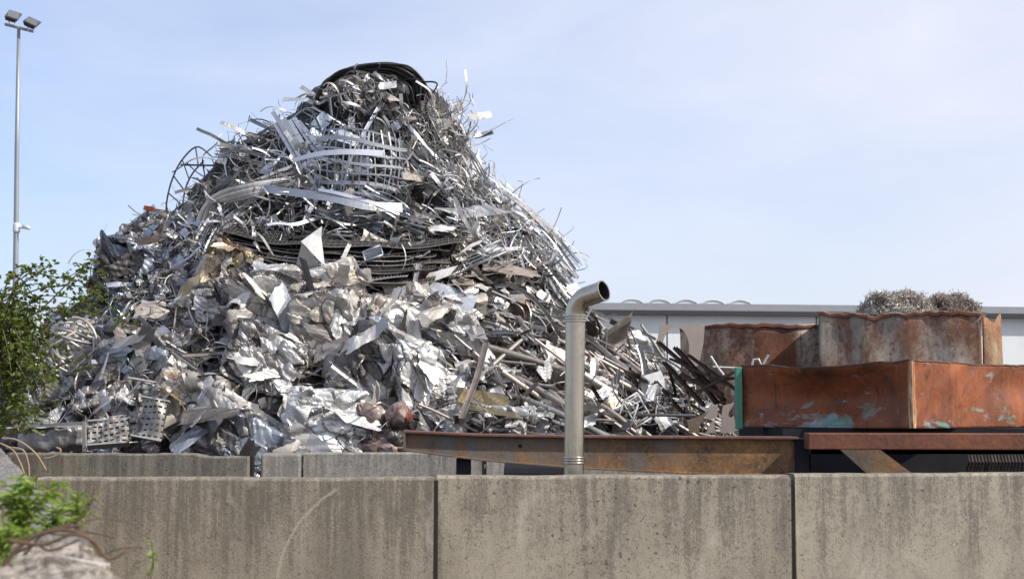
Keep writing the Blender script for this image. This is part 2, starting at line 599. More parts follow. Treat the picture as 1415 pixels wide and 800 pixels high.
def g_pressed(sx, sy, sz, n=44, cells=46, amp=0.05, aniso=None, nm=1, box_pow=12, crev=0.026):
    """a pressed bale: overlapping scraps of sheet squeezed flush into a block, each with its own tilt and step"""
    Vs, Fs, c = [], [], 0
    t = np.linspace(-1, 1, n + 1)
    a, b = np.meshgrid(t, t, indexing='ij')
    a, b = a.ravel(), b.ravel()
    o = np.ones_like(a)
    i, j = np.meshgrid(np.arange(n), np.arange(n), indexing='ij')
    q = (i * (n + 1) + j)
    F0 = np.stack([q, q + n + 1, q + n + 2, q + 1], -1).reshape(-1, 4)
    for ax in range(3):
        for sg in (-1, 1):
            P = np.zeros((len(a), 3))
            P[:, ax] = o * sg
            P[:, (ax + 1) % 3] = a
            P[:, (ax + 2) % 3] = b
            Vs.append(P)
            Fs.append((F0 if sg > 0 else F0[:, ::-1]) + c)
            c += len(P)
    V = np.concatenate(Vs)
    F = np.concatenate(Fs)
    V = V / ((np.abs(V) ** box_pow).sum(1) ** (1 / box_pow))[:, None]
    D = V / np.linalg.norm(V, axis=1)[:, None]
    W = V * np.array([sx, sy, sz]) / 2
    m = min(sx, sz)
    Q = W.copy()
    for _ in range(5):
        dv = norm(R.normal(size=3))
        Q += np.outer(np.sin(W @ dv * U(8, 22) / max(m, 0.4) * 0.6 + U(0, 6)), R.normal(size=3)) * 0.011
    S = W[R.integers(0, len(W), cells)]
    sec = np.full(len(W), 1e9)
    best, idx, hh = np.full(len(W), 1e9), np.zeros(len(W), int), np.zeros(len(W))
    for k in range(cells):
        ad = norm(R.normal(0, 1, 3) + (np.asarray(aniso) * 2.2 if aniso is not None else 0))
        df = Q - S[k]
        d2 = (df ** 2).sum(1) - U(0.78, 0.96) * (df @ ad) ** 2
        d2 *= U(0.6, 1.5)
        mk = d2 < best
        sec = np.minimum(sec, np.where(mk, best, d2))
        best[mk] = d2[mk]
        idx[mk] = k
        tl = np.cross(ad, norm(R.normal(size=3))) * U(0.1, 0.65) * R.choice((-1, 1))
        hh[mk] = (U(-1.0, 1.0) * amp + np.clip(df @ tl, -0.12, 0.12) + tri(df @ np.cross(ad, norm(R.normal(size=3))) * U(2, 6) + U(0, 1)) * U(0.0, 0.022))[mk]
    gap = np.sqrt(np.maximum(sec, 0)) - np.sqrt(np.maximum(best, 0))
    hh = hh - np.exp(-(gap / 0.006) ** 2) * crev * (0.4 + 0.6 * np.sin(idx * 7.1) ** 2)
    W = W + D * hh[:, None]
    W = W + D * (crease(W, 4, 5.0, 0.008) + crease(W, 3, 13.0, 0.004))[:, None]
    W = W + np.stack([crease(W, 3, 1.6, amp * 0.30, 0.1) for _ in range(3)], 1)
    cm = R.integers(0, nm, cells)
    if nm > 3:
        cm = np.where((cm == nm - 1) & (R.random(cells) < 0.4), 0, cm)
    return W, F, cm[idx[F[:, 0]]]


def mat4(p, X, Y, Z, s=1.0):
    m = np.eye(4)
    m[:3, 0], m[:3, 1], m[:3, 2] = np.asarray(X) * s, np.asarray(Y) * s, np.asarray(Z) * s
    m[:3, 3] = p
    return m


def norm(v):
    v = np.asarray(v, float)
    return v / (np.linalg.norm(v) + 1e-12)


# ------------------------------------------------------------------ world, sun
SUN = norm((0.69, -0.32, 0.66))
w = bpy.data.worlds.new('World')
SC.world = w
w.use_nodes = True
nt = NT(w.node_tree)
bg = w.node_tree.nodes['Background']
sky = nt.node('ShaderNodeTexSky', sky_type='NISHITA')
sky.sun_disc = False
sky.sun_elevation = math.asin(SUN[2])
sky.sun_rotation = math.atan2(SUN[0], SUN[1])
sky.air_density = 1.0
sky.dust_density = 1.6
sky.ozone_density = 1.5
gv = nt.node('ShaderNodeTexCoord').outputs['Generated']
mp = nt.node('ShaderNodeMapping')
nt.set(mp.inputs[0], gv)
mp.inputs['Scale'].default_value = (1.0, 1.0, 2.6)
mp.inputs['Rotation'].default_value = (0, 0.35, 0.3)
cl = nt.noise(mp.outputs[0], 2.6, 7, 0.55, 0.5)
cl2 = nt.noise(mp.outputs[0], 7.0, 6, 0.6, 0.6)
sx_, sy_, sz_ = nt.sep(gv)
veil = nt.math('ADD', nt.step(nt.mix(0.25, cl, cl2), 0.32, 0.70, 0.40, 0.78), nt.step(sx_, -0.35, 0.4, -0.20, 0.28), True)
veil = nt.math('MULTIPLY', veil, nt.step(sz_, -0.05, 0.0, 0.0, 1.0))
sky_b = nt.mix(1.0, sky.outputs[0], (1.14, 1.26, 1.52), 'MULTIPLY')
c = nt.mix(veil, sky_b, nt.mix(nt.step(sx_, -0.25, 0.35), (6.95, 7.35, 8.5), (7.35, 7.45, 8.3)))
nt.set(bg.inputs['Color'], c)
bg.inputs['Strength'].default_value = 0.125

sl = bpy.data.lights.new('sun', 'SUN')
sl.energy = 4.8
sl.angle = math.radians(0.53)
sl.color = (1.0, 0.945, 0.86)
so = bpy.data.objects.new('sun', sl)
COL.objects.link(so)
so.rotation_euler = Vector(SUN).to_track_quat('Z', 'Y').to_euler()
so.location = (20, -20, 30)

SC.view_settings.view_transform = 'Standard'
SC.view_settings.look = 'None'
SC.view_settings.exposure = 0.0
SC.view_settings.gamma = 1.0
SC.view_settings.use_curve_mapping = False
SC.render.engine = 'CYCLES'
SC.cycles.use_denoising = True
SC.cycles.max_bounces = 8
SC.cycles.diffuse_bounces = 3
SC.cycles.glossy_bounces = 4
SC.cycles.sample_clamp_indirect = 6

# ------------------------------------------------------------------ ground
m, nt, p = new_mat('yard_ground')
v = nt.coord()
n1 = nt.noise(v, 0.25, 8, 0.65)
n2 = nt.noise(v, 9, 6, 0.7)
nt.set(p.inputs['Base Color'], nt.mix(nt.step(n1, 0.35, 0.65), (0.17, 0.155, 0.135), nt.mix(n2, (0.06, 0.055, 0.05), (0.24, 0.22, 0.19))))
p.inputs['Roughness'].default_value = 0.95
nt.set(p.inputs['Normal'], nt.bump(n2, 0.5, 0.03))
g = MB()
s = 900
g.add((np.array([(-s, -s, 0), (s, -s, 0), (s, s, 0), (-s, s, 0)], float), [(0, 1, 2, 3)]))
tag(g.obj('ground', m), kind='structure')

# ------------------------------------------------------------------ concrete walls
TOP = 2.3 - 0.355


def panel(name, p0, p1, th, label, mat, group, ztop=TOP, notch=None, rag=0.004, sink=0.0):
    """concrete wall panel from ground point p0 to p1 (x, y), top at ztop; object origin on its top edge"""
    p0, p1 = np.array(p0, float), np.array(p1, float)
    L = np.linalg.norm(p1 - p0)
    ang = math.atan2(p1[1] - p0[1], p1[0] - p0[0])
    nx, nz = max(int(L / 0.06), 4), 24
    xs = np.linspace(0, L, nx + 1)
    zt = R.normal(0, rag, nx + 1)
    zt = np.convolve(np.pad(zt, 2, 'edge'), np.ones(5) / 5, 'valid')
    if notch:
        for (a, b, d) in notch:
            kx = np.clip(np.minimum(xs / L - a, b - xs / L) / 0.03, 0, 1)
            zt -= d * kx * (0.8 + 0.4 * R.random(nx + 1))
    bv = 0.016
    prof = []                                  # (y, z offset from top, follows the top edge)
    prof += [(0, -ztop, 0), (0, -bv - 0.1, 0.4), (0, -bv, 1), (bv * 0.35, -bv * 0.35, 1), (bv, 0, 1), (th - bv, 0, 1), (th - bv * 0.3, -bv * 0.3, 1), (th, -bv, 1), (th, -ztop, 0)]
    V, F = [], []
    for i, x in enumerate(xs):
        xi = x
        for (y, z, f) in prof:
            V.append((xi, y, z + zt[i] * f))
    k = len(prof)
    for i in range(nx):
        for j in range(k - 1):
            F.append((i * k + j, (i + 1) * k + j, (i + 1) * k + j + 1, i * k + j + 1))
    n0 = len(V)
    # end faces, fanned as quads with a small chamfer
    for i in (0, nx):
        b = i * k
        q = [(b + 0, b + 1, b + 7, b + 8), (b + 1, b + 2, b + 6, b + 7), (b + 2, b + 3, b + 5, b + 6), (b + 3, b + 4, b + 4, b + 5)]
        for f in q[:3]:
            F.append(f if i else f[::-1])
    mb = MB()
    mb.add((np.array(V), np.array(F)))
    o = mb.obj(name, mat, bevel=0.008)
    o.location = (p0[0], p0[1], ztop)
    o.rotation_euler = (0, sink, ang)
    tag(o, label, 'concrete wall', group)
    # near-black strip added inside the joint, standing in for the shade of the gap
    t = MB()
    t.add(box(L + 0.002, L + 0.026, th * 0.55, th * 0.9, -ztop, -0.02))
    t.obj('gap_shade_strip', GAP_SHADE, o)
    return o


GAP_SHADE = plain('black_gap_shade', (0.02, 0.018, 0.016), 0.9)
GW = 'concrete panels of the front wall'
c1, c2, c3 = concrete('concrete_front', (0.40, 0.345, 0.262), (0.085, 0.072, 0.056), seed=0.0, scratch=(1.95, -0.62, 0.64)), concrete('concrete_middle', (0.44, 0.385, 0.295), (0.10, 0.085, 0.068), seed=2.0), concrete('concrete_end', (0.435, 0.385, 0.30), (0.10, 0.085, 0.07), seed=5.0)


def wx(px, Y):
    return (px - CX) / FPX * Y * math.cos(PITCH) * 1.0


def topx(px, py, z=TOP):
    """ground-plan point of a pixel that lies on the level z"""
    d = ray(px, py)
    t = (z - EYE[2]) / d[2]
    q = EYE + d * t
    return q[0], q[1]


a0, a1 = topx(52, 660), topx(598, 659.5)
b0, b1 = topx(604, 657.5), topx(1091, 656.5)
d0, d1 = topx(1098, 655.5), topx(1640, 652)
panel('wall_panel', a0, a1, 0.16, 'longest brown concrete wall panel with pale diagonal scratch, front wall beside the weeds', c1, GW)
panel('wall_panel', b0, b1, 0.16, 'concrete wall panel standing directly before the vertical steel vent pipe', c2, GW)
panel('wall_panel', d0, d1, 0.16, 'spotted concrete wall panel below the big orange rusty container', c3, GW)

GB = 'concrete panels of the back wall'
c4 = concrete('concrete_back', (0.35, 0.31, 0.245), (0.09, 0.08, 0.068), seed=8.0)
c5 = concrete('concrete_back_pale', (0.42, 0.39, 0.34), (0.12, 0.108, 0.095), seed=11.0)
e0, e1 = topx(8, 626), topx(341, 627)
panel('wall_panel', e0, e1, 0.18, 'low brown concrete back wall panel with chipped white corner under the flattened scrap', c4, GB, notch=[(0.79, 1.05, 0.02)], rag=0.006)
f0, f1 = topx(350, 627), topx(394, 629)
mb = MB()
mb.add(box(-(f1[0] - f0[0]) / 2, (f1[0] - f0[0]) / 2, -0.225, 0.225, -TOP / 2 + 0.01, TOP / 2 + 0.005))
o = mb.obj('concrete_block', c5, bevel=0.018)
o.location = ((f0[0] + f1[0]) / 2 + 0.02, f0[1] + 0.35, TOP / 2 - 0.01)
o.rotation_euler = (0, 0, 0.12)
tag(o, 'small broken grey concrete block standing in the gap of the back wall', 'concrete block')
h0, h1 = topx(420, 625), topx(665, 625)
panel('wall_panel', h0, h1, 0.18, 'grey streaked concrete back wall panel behind the narrow end of the steel beam', c5, GB)
i0, i1 = topx(673, 628), topx(1180, 627)
panel('wall_panel', i0, i1, 0.18, 'pale concrete back wall panel showing under the steel beam', c5, GB)

# side wall that runs away from the camera (two coping blocks)
m, nt, p = new_mat('weathered_coping')
v = nt.coord((1, 1, 1))
vl = nt.coord((2.2, 9, 9), rot=(0, 0, 0.35))
n1 = nt.noise(vl, 3.0, 8, 0.7, 0.8)
n2 = nt.noise(v, 30, 5, 0.7)
cc = nt.mix(nt.step(n1, 0.42, 0.56), (0.19, 0.15, 0.115), (0.56, 0.49, 0.40))
cc = nt.mix(nt.step(n2, 0.5, 0.7, 0, 0.6), cc, (0.07, 0.06, 0.05))
cc = nt.mix(nt.step(nt.noise(v, 5, 6, 0.6, 0.5), 0.58, 0.63, 0, 0.95), cc, (0.70, 0.67, 0.62))
nt.set(p.inputs['Base Color'], cc)
p.inputs['Roughness'].default_value = 0.9
nt.set(p.inputs['Normal'], nt.bump(nt.mix(0.35, n1, n2), 0.9, 0.05))
COP = m
m, nt, p = new_mat('grey_coping')
v = nt.coord()
vl = nt.coord((3, 14, 9), rot=(0, 0, 0.3))
n1 = nt.noise(vl, 2.6, 8, 0.7, 0.8)
n2 = nt.noise(v, 40, 5, 0.7)
cc = nt.mix(nt.step(n1, 0.35, 0.65), (0.15, 0.135, 0.125), (0.33, 0.305, 0.28))
cc = nt.mix(nt.step(n2, 0.5, 0.7, 0, 0.5), cc, (0.13, 0.12, 0.11))
nt.set(p.inputs['Base Color'], cc)
p.inputs['Roughness'].default_value = 0.85
nt.set(p.inputs['Normal'], nt.bump(nt.mix(0.3, n1, n2), 0.8, 0.05))
COPG = m


def coping(name, q0, q1, wid, label, mat, ztop):
    q0, q1 = np.array(q0), np.array(q1)
    L = np.linalg.norm(q1 - q0)
    ang = math.atan2(q1[1] - q0[1], q1[0] - q0[0])
    nx, ny = int(L / 0.045), int(wid / 0.05)
    X, Y = np.meshgrid(np.linspace(0, L, nx + 1), np.linspace(0, wid, ny + 1), indexing='ij')
    U = np.stack([X.ravel() * 0.6, Y.ravel() * 1.6], 1)
    Z = (crease(U, 5, 1.8, 0.008) + crease(U, 4, 6, 0.008)).reshape(X.shape)
    Z[:, 0] -= 0.012 + np.abs(R.normal(0, 0.008, nx + 1))
    Y = Y.copy()
    Y[:, 0] += np.abs(R.normal(0, 0.006, nx + 1))
    Z[0] -= 0.01
    Z[-1] -= 0.01
    V = np.stack([X, Y, Z], -1).reshape(-1, 3)
    i, j = np.meshgrid(np.arange(nx), np.arange(ny), indexing='ij')
    a = i * (ny + 1) + j
    F = np.stack([a, a + ny + 1, a + ny + 2, a + 1], -1).reshape(-1, 4)
    mb = MB()
    mb.add((V, F))
    # sides
    for edge in (np.arange(nx + 1) * (ny + 1), np.arange(nx + 1) * (ny + 1) + ny, np.arange(ny + 1), nx * (ny + 1) + np.arange(ny + 1)):
        top = V[edge]
        bot = top.copy()
        bot[:, 2] = -ztop
        n = len(edge)
        k = np.arange(n - 1)
        mb.add((np.vstack([top, bot]), np.stack([k, k + 1, k + 1 + n, k + n], 1)))
    o = mb.obj(name, mat)
    o.location = (q0[0], q0[1], ztop)
    o.rotation_euler = (0, 0, ang)
    return tag(o, label, 'concrete wall', 'coping blocks of the side wall')


s_near, s_mid, s_far = topx(300, 925), topx(127, 745), topx(2, 619)
sdir = norm(np.array(s_far) - np.array(s_near))
coping('side_wall_block', s_near, np.array(s_mid), 0.85, 'chipped pale concrete wall block under the green weeds, closest to the camera', COP, TOP)
coping('side_wall_block', np.array(s_mid) + sdir * 0.03, np.array(s_far) - sdir * 0.12, 0.85, 'grey rippled concrete wall block running back from the weeds to the back wall', COPG, TOP + 0.004)

# ------------------------------------------------------------------ heap core
ROWS = [(100, 505, 556), (107, 480, 575), (130, 440, 606), (150, 420, 624), (180, 390, 638), (200, 352, 644), (225, 308, 650), (240, 296, 656), (258, 286, 670), (280, 272, 702), (310, 228, 732), (340, 172, 764),
        (370, 150, 786), (395, 146, 784), (412, 140, 786), (430, 122, 806), (460, 90, 850), (490, 60, 905), (520, 45, 940), (560, 25, 985), (600, 5, 1010), (660, -15, 1030), (812, -60, 1060)]
YC = 19.0
DZ = np.array([(0, 5.35), (2, 5.0), (2.5, 4.5), (3, 3.9), (3.5, 3.35), (4, 2.75), (4.5, 2.3), (5, 1.95), (5.5, 1.6), (6, 1.25), (6.5, 0.85), (6.8, 0.5), (7, 0.3)])
rz, rl, rr = [], [], []
for (py, l, r) in ROWS:
    a, b = at(l, py, YC), at(r, py, YC)
    rz.append(a[2])
    rl.append(a[0])
    rr.append(b[0])
rz, rl, rr = np.array(rz[::-1]), np.array(rl[::-1]), np.array(rr[::-1])
NZ, NA = 90, 180
zz = np.linspace(0.0, rz[-1], NZ)
th = np.linspace(0, 2 * PI, NA, endpoint=False)
L_, R_ = np.interp(zz, rz, rl), np.interp(zz, rz, rr)
xc, hw = (L_ + R_) / 2, (R_ - L_) / 2
dd = np.interp(zz, DZ[:, 0], DZ[:, 1])
ex = 2 / 2.5
cx, sx = np.sign(np.cos(th)) * np.abs(np.cos(th)) ** ex, np.sign(np.sin(th)) * np.abs(np.sin(th)) ** ex
SH = 0.955
X = xc[:, None] + hw[:, None] * SH * cx[None]
Y = YC + dd[:, None] * SH * sx[None]
Z = np.repeat(zz[:, None], NA, 1)
V = np.stack([X, Y, Z], -1).reshape(-1, 3)
rad = np.stack([np.repeat(cx[None], NZ, 0), np.repeat(sx[None], NZ, 0), np.zeros_like(X)], -1).reshape(-1, 3)
amp = np.clip(hw.repeat(NA) / 1.5, 0.15, 1)
V = V + rad * ((crease(V, 4, 0.7, 0.09) + crease(V, 4, 2.5, 0.05)) * amp)[:, None]
i, j = np.meshgrid(np.arange(NZ - 1), np.arange(NA), indexing='ij')
j2 = (j + 1) % NA
F = np.stack([i * NA + j, i * NA + j2, (i + 1) * NA + j2, (i + 1) * NA + j], -1).reshape(-1, 4)
COREV, COREF = V, F
BVH = BVHTree.FromPolygons([tuple(q) for q in V], [tuple(int(k) for k in q) for q in F])


def hit(px, py, strict=False):
    d = norm(ray(px, py))
    r = BVH.ray_cast(Vector(EYE), Vector(d))
    if r[0] is None:
        if strict:
            return None
        q = BVH.find_nearest(Vector(at(px, py, 17.5)))   # beside the heap: depth of the nearest flank
        Y = q[0][1]
        return at(px, py, Y), np.array([0.3, -1.0, 0.2])
    n = np.array(r[1])
    if n @ d > 0:
        n = -n
    return np.array(r[0]), n


def in_poly(px, py, poly):
    ins = False
    n = len(poly)
    for i in range(n):
        x0, y0 = poly[i]
        x1, y1 = poly[(i + 1) % n]
        if (y0 > py) != (y1 > py) and px < (x1 - x0) * (py - y0) / (y1 - y0) + x0:
            ins = not ins
    return ins


EXCL = [[(424, 156), (438, 118), (470, 88), (516, 74), (560, 76), (600, 106), (604, 152), (566, 168), (440, 170)]]


def spots(n, poly):
    """n points on the visible side of the heap, inside a photo polygon"""
    xs = [q[0] for q in poly]
    ys = [q[1] for q in poly]
    out, tries = [], 0
    while len(out) < n and tries < n * 30:
        tries += 1
        px, py = R.uniform(min(xs), max(xs)), R.uniform(min(ys), max(ys))
        if not in_poly(px, py, poly) or any(in_poly(px, py, e) for e in EXCL):
            continue
        h = hit(px, py, True)
        if h is not None:
            out.append((h[0], h[1]))
    return out


def place(p, n, ang, jit=0.5, tilt=0.4, off=0.05, s=1.0, face=0.0, lay=0.0):
    """matrix that lays a piece on the heap: local x along the picture angle, local z near the surface normal"""
    g_ = abs(norm(n) @ norm(np.asarray(p) - EYE))
    if g_ < 0.5:                 # on the outline: lie closer to the heap
        tilt, off, s = tilt * 0.35, off * 0.3, s * 0.6
    a = ang + R.normal(0, jit)
    d = np.array([math.cos(a), 0, math.sin(a)])
    nn = norm(norm(n) * (1 - lay) + lay * np.array([0, -0.15, 1.0]) + R.normal(0, tilt * (1 - 0.6 * lay), 3) + np.array([0, -face, 0]))
    t = norm(d - nn * (d @ nn))
    return mat4(p + norm(n) * off, t, np.cross(nn, t), nn, s)


def M4(m):
    return Matrix([list(map(float, r)) for r in m])


def put(name, mesh, m, label=None, cat=None, group=None):
    o = bpy.data.objects.new(name, mesh)
    COL.objects.link(o)
    o.matrix_world = M4(m)
    return tag(o, label, cat, group)


# ------------------------------------------------------------------ pools of piece shapes
def pool(n, fn, name, mats, smooth=False):
    out = []
    for i in range(n):
        V, F = fn()
        out.append((V, F))
    return out


U = R.uniform
P_RIB = [g_strip(U(0.7, 1.7), U(0.03, 0.065), 0.003, 22, bend=0.16, side=0.03, twist=0.16, kinks=R.integers(0, 3), curl=U(-0.09, 0.09)) for _ in range(26)]
P_THIN = [g_strip(U(0.5, 1.5), U(0.012, 0.026), 0.004, 20, bend=0.17, side=0.09, twist=0.18, kinks=R.integers(0, 3), curl=U(-0.12, 0.12)) for _ in range(36)]
P_SLAT = [g_channel(U(0.8, 1.9), U(0.05, 0.10), U(0.015, 0.035), 12, bend=0.03, side=0.01, twist=0.03, kinks=R.integers(0, 2) if R.random() < 0.5 else 0) for _ in range(20)]
P_ANG = [g_angle(U(0.6, 1.4), U(0.025, 0.05), 12, bend=0.08, side=0.06, twist=0.05, kinks=R.integers(0, 2)) for _ in range(16)]
P_TUBE = [g_tube(U(0.7, 1.7), U(0.013, 0.036), 12, 12, bend=0.03, side=0.03, twist=0.02, kinks=0) for _ in range(24)]
P_PLATE = [g_sheet(U(0.25, 0.6), U(0.15, 0.38), 8, 6, R.integers(0, 3), 0.6, 0.006, 2.0, 3, 0.06, U(-0.1, 0.1)) for _ in range(30)]
P_CRUM = [g_sheet(U(0.35, 0.8), U(0.25, 0.55), 18, 14, R.integers(1, 4), 0.6, 0.028, 2.2, 5, 0.08) for _ in range(30)]
P_BIG = [g_sheet(U(0.45, 0.95), U(0.22, 0.45), 14, 8, R.integers(1, 4), 0.5, 0.014, 2.0, 4, 0.05, U(-0.3, 0.3)) for _ in range(24)]
P_BITS = [g_sheet(U(0.08, 0.22), U(0.06, 0.14), 4, 3, R.integers(0, 2), 0.8, 0.008, 6.0, 2, 0.1) for _ in range(24)]
P_WIRE = [sweep(*wander(16, U(0.6, 1.6), bend=0.18, side=0.12, twist=0.05, curl=U(-0.12, 0.12)), circ(0.006, 4), True) for _ in range(20)]


def mesh_pool(P, name, mat, smooth=False):
    return [mesh_from(name, v, f, mat, None, smooth) for v, f in P]


_cache = {}


def pm(key, P, mat, smooth=False):
    k = (key, mat.name)
    if k not in _cache:
        _cache[k] = mesh_pool(P, key, mat, smooth)
    return _cache[k]


NSTRIP = [0]


def scatter(n, poly, key, P, mats, name, label, cat, group, ang=0.0, jit=0.6, tilt=0.4, off=(0.02, 0.15), s=(0.7, 1.2), face=0.2, smooth=False, lay=0.0):
    for (q, nn) in spots(n, poly):
        m = mats[R.integers(len(mats))]
        me = pm(key, P, m, smooth)
        put(name, me[R.integers(len(me))], place(q, nn, ang, jit, tilt, U(*off), U(*s), face, lay), label, cat, group)


# stuff: the uncountable small scrap that fills the heap
STUFF = MB()
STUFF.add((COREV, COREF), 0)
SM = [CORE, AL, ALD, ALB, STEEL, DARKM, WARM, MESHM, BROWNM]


def fill(n, poly, P, mi, ang=0.0, jit=0.7, tilt=0.5, off=(-0.05, 0.12), s=(0.5, 1.0), face=0.2):
    for (q, nn) in spots(n, poly):
        k = mi[R.integers(len(mi))]
        STUFF.add(P[R.integers(len(P))], k, place(q, nn, ang, jit, tilt, U(*off), U(*s), face))


ALL = [(470, 70), (610, 80), (700, 170), (830, 400), (1030, 540), (1030, 650), (-10, 650), (60, 440), (130, 330), (260, 220), (400, 120)]
SUMMIT_R = [(560, 90), (600, 95), (655, 150), (690, 240), (640, 280), (560, 250), (555, 150)]
SUMMIT_L = [(380, 140), (470, 120), (560, 160), (560, 320), (430, 320), (370, 230)]
SHOULDER_L = [(265, 215), (385, 180), (430, 250), (420, 330), (300, 380), (240, 330), (255, 270)]
SLOPE_R = [(600, 240), (700, 240), (760, 310), (805, 370), (790, 400), (700, 380), (640, 330)]
SHELF = [(310, 310), (620, 300), (660, 400), (330, 400)]
MIDSHEET = [(540, 290), (720, 310), (780, 400), (700, 440), (520, 430), (480, 380)]
LEFTDARK = [(130, 330), (250, 290), (300, 360), (260, 460), (120, 450)]
LEFTLOW = [(60, 440), (240, 440), (300, 540), (250, 620), (10, 620)]
BALES = [(240, 390), (420, 370), (640, 420), (640, 620), (240, 625), (200, 520)]
TUBES = [(668, 440), (800, 412), (880, 462), (960, 530), (1010, 600), (650, 610), (628, 530)]
DARKR = [(905, 510), (960, 505), (1035, 560), (1030, 620), (930, 600), (890, 550)]

fill(600, ALL, P_BITS, [1, 2, 2, 5, 7], 0, 3, 0.8, (-0.03, 0.1), (0.6, 1.5))
fill(260, SUMMIT_R, P_THIN, [1, 2, 2, 6], -0.6, 0.7, 0.6, (-0.02, 0.25), (0.4, 0.8))
fill(160, SUMMIT_L, P_THIN, [3, 3, 2, 5], 0.0, 1.0, 0.5, (-0.02, 0.15), (0.4, 0.9))
fill(260, SHOULDER_L, P_THIN, [2, 2, 5, 3, 1], 0.5, 1.0, 0.5, (-0.02, 0.2), (0.4, 0.9))
fill(380, SLOPE_R, P_THIN, [1, 1, 2, 3], -0.65, 0.45, 0.5, (-0.02, 0.22), (0.4, 0.9))
fill(50, SLOPE_R, P_WIRE, [2, 1], -0.65, 0.6, 0.5, (0, 0.2), (0.5, 1))
fill(150, SHELF, P_THIN, [7, 5, 2, 2], -0.1, 0.5, 0.4, (-0.02, 0.12), (0.4, 0.9))
fill(200, MIDSHEET, P_BITS, [2, 6, 1, 4], 0, 2, 0.8, (0, 0.1), (0.7, 1.6))
fill(250, LEFTDARK, P_BITS, [5, 5, 2, 3], 0, 2, 0.8, (0, 0.1), (0.6, 1.5))
fill(160, LEFTDARK, P_THIN, [5, 2, 2], 0.4, 1.2, 0.6, (0, 0.2), (0.4, 0.8))
fill(260, LEFTLOW, P_BITS, [2, 6, 5, 1], 0, 2, 0.8, (0, 0.1), (0.6, 1.4))
fill(150, LEFTLOW, P_THIN, [2, 6, 5], 0.2, 1.2, 0.6, (0, 0.2), (0.4, 0.8))
fill(120, BALES, P_BITS, [1, 2, 6, 5], 0, 2, 0.8, (-0.05, 0.08), (0.8, 2.0))
fill(320, TUBES, P_THIN, [4, 2, 1, 8], -0.5, 0.6, 0.4, (0, 0.15), (0.5, 1))
fill(200, TUBES, P_BITS, [4, 2, 1, 8], 0, 2, 0.8, (0, 0.2), (0.8, 1.8))
fill(160, DARKR, P_THIN, [8, 8, 5, 4], -0.8, 0.5, 0.5, (0, 0.2), (0.5, 1))

# ------------------------------------------------------------------ countable pieces of the heap
# strips
scatter(52, SUMMIT_R, 'strip', P_RIB, [AL, ALD, ALD, WARM], 'metal_strip', 'thin bent metal strip in the fine tangle beside the black cable coil', 'metal strip', 'thin strips in the tangle beside the cable coil', -0.55, 0.6, 0.5, (0.02, 0.30), (0.45, 0.85), 0.2)
scatter(46, SUMMIT_L, 'strip', P_RIB, [ALB, ALB, ALD, PALE], 'metal_strip', 'blue grey bent strip lying around the bulging cage', 'metal strip', 'blue grey strips around the cage', -0.1, 0.8, 0.4, (0.02, 0.2), (0.5, 0.9), 0.2)
scatter(50, SHOULDER_L, 'strip', P_RIB, [ALD, ALD, ALB, AL, DARKM], 'metal_strip', 'curled grey strip on the shoulder of the heap below the bowed ladder frame', 'metal strip', 'curled strips on the shoulder of the heap', 0.5, 0.8, 0.5, (0.02, 0.25), (0.5, 0.9), 0.2)
scatter(60, SLOPE_R, 'strip', P_RIB, [AL, AL, ALD, PALE], 'metal_strip', 'pale narrow strip combed down the steep slope above the vent pipe', 'metal strip', 'pale strips combed down the steep slope', -0.62, 0.35, 0.35, (0.02, 0.25), (0.5, 1.0), 0.2)
scatter(26, SHELF, 'strip', P_RIB, [ALD, MESHM, AL], 'metal_strip', 'grey strip lying on the sagging mesh layers', 'metal strip', 'strips on the sagging mesh layers', -0.1, 0.5, 0.4, (0.02, 0.15), (0.5, 0.9), 0.2)
# plates and offcuts
scatter(60, MIDSHEET, 'plate', P_PLATE, [WARM, ALD, AL, TAUPE, STEEL], 'metal_plate', 'flat sheet offcut in the ledge of loose sheets under the combed strips', 'metal plate', 'sheet offcuts on the ledge under the combed strips', -0.15, 0.5, 0.5, (0.0, 0.14), (0.6, 1.1), 0.1, lay=0.75)
scatter(34, SHELF, 'plate', P_PLATE, [MESHM, ALD, TAUPE], 'metal_plate', 'dull grey plate wedged between the sagging mesh layers', 'metal plate', 'dull plates between the mesh layers', -0.1, 0.4, 0.4, (0.0, 0.12), (0.5, 0.9), 0.0, lay=0.8)
scatter(26, LEFTDARK, 'plate', P_PLATE, [BLUED, BLUED, ALB, DARKM, PALE], 'metal_plate', 'blue black casing fragment in the dark scrap under the orange rail', 'metal plate', 'dark casing fragments under the orange rail', 0.2, 1.2, 0.6, (0.02, 0.2), (0.35, 0.7), 0.2)
scatter(22, SUMMIT_L, 'plate', P_PLATE, [ALB, PALE, ALD], 'metal_plate', 'bluish bent plate sticking out around the cage', 'metal plate', 'bluish plates around the cage', 0.2, 0.8, 0.5, (0.02, 0.2), (0.5, 0.9), 0.2)
scatter(16, SUMMIT_R, 'plate', P_PLATE, [WHITE, AL, WARM], 'metal_plate', 'small pale plate caught in the fine tangle below the cable coil', 'metal plate', 'small plates in the fine tangle', -0.3, 0.8, 0.5, (0.05, 0.3), (0.4, 0.7), 0.2)
scatter(44, SHOULDER_L, 'plate', P_PLATE, [ALD, DARKM, MESHM, ALB], 'metal_plate', 'grey bent plate on the shoulder of the heap behind the curled strips', 'metal plate', 'bent plates on the shoulder of the heap', 0.4, 1.0, 0.5, (0.0, 0.12), (0.35, 0.65), 0.2)
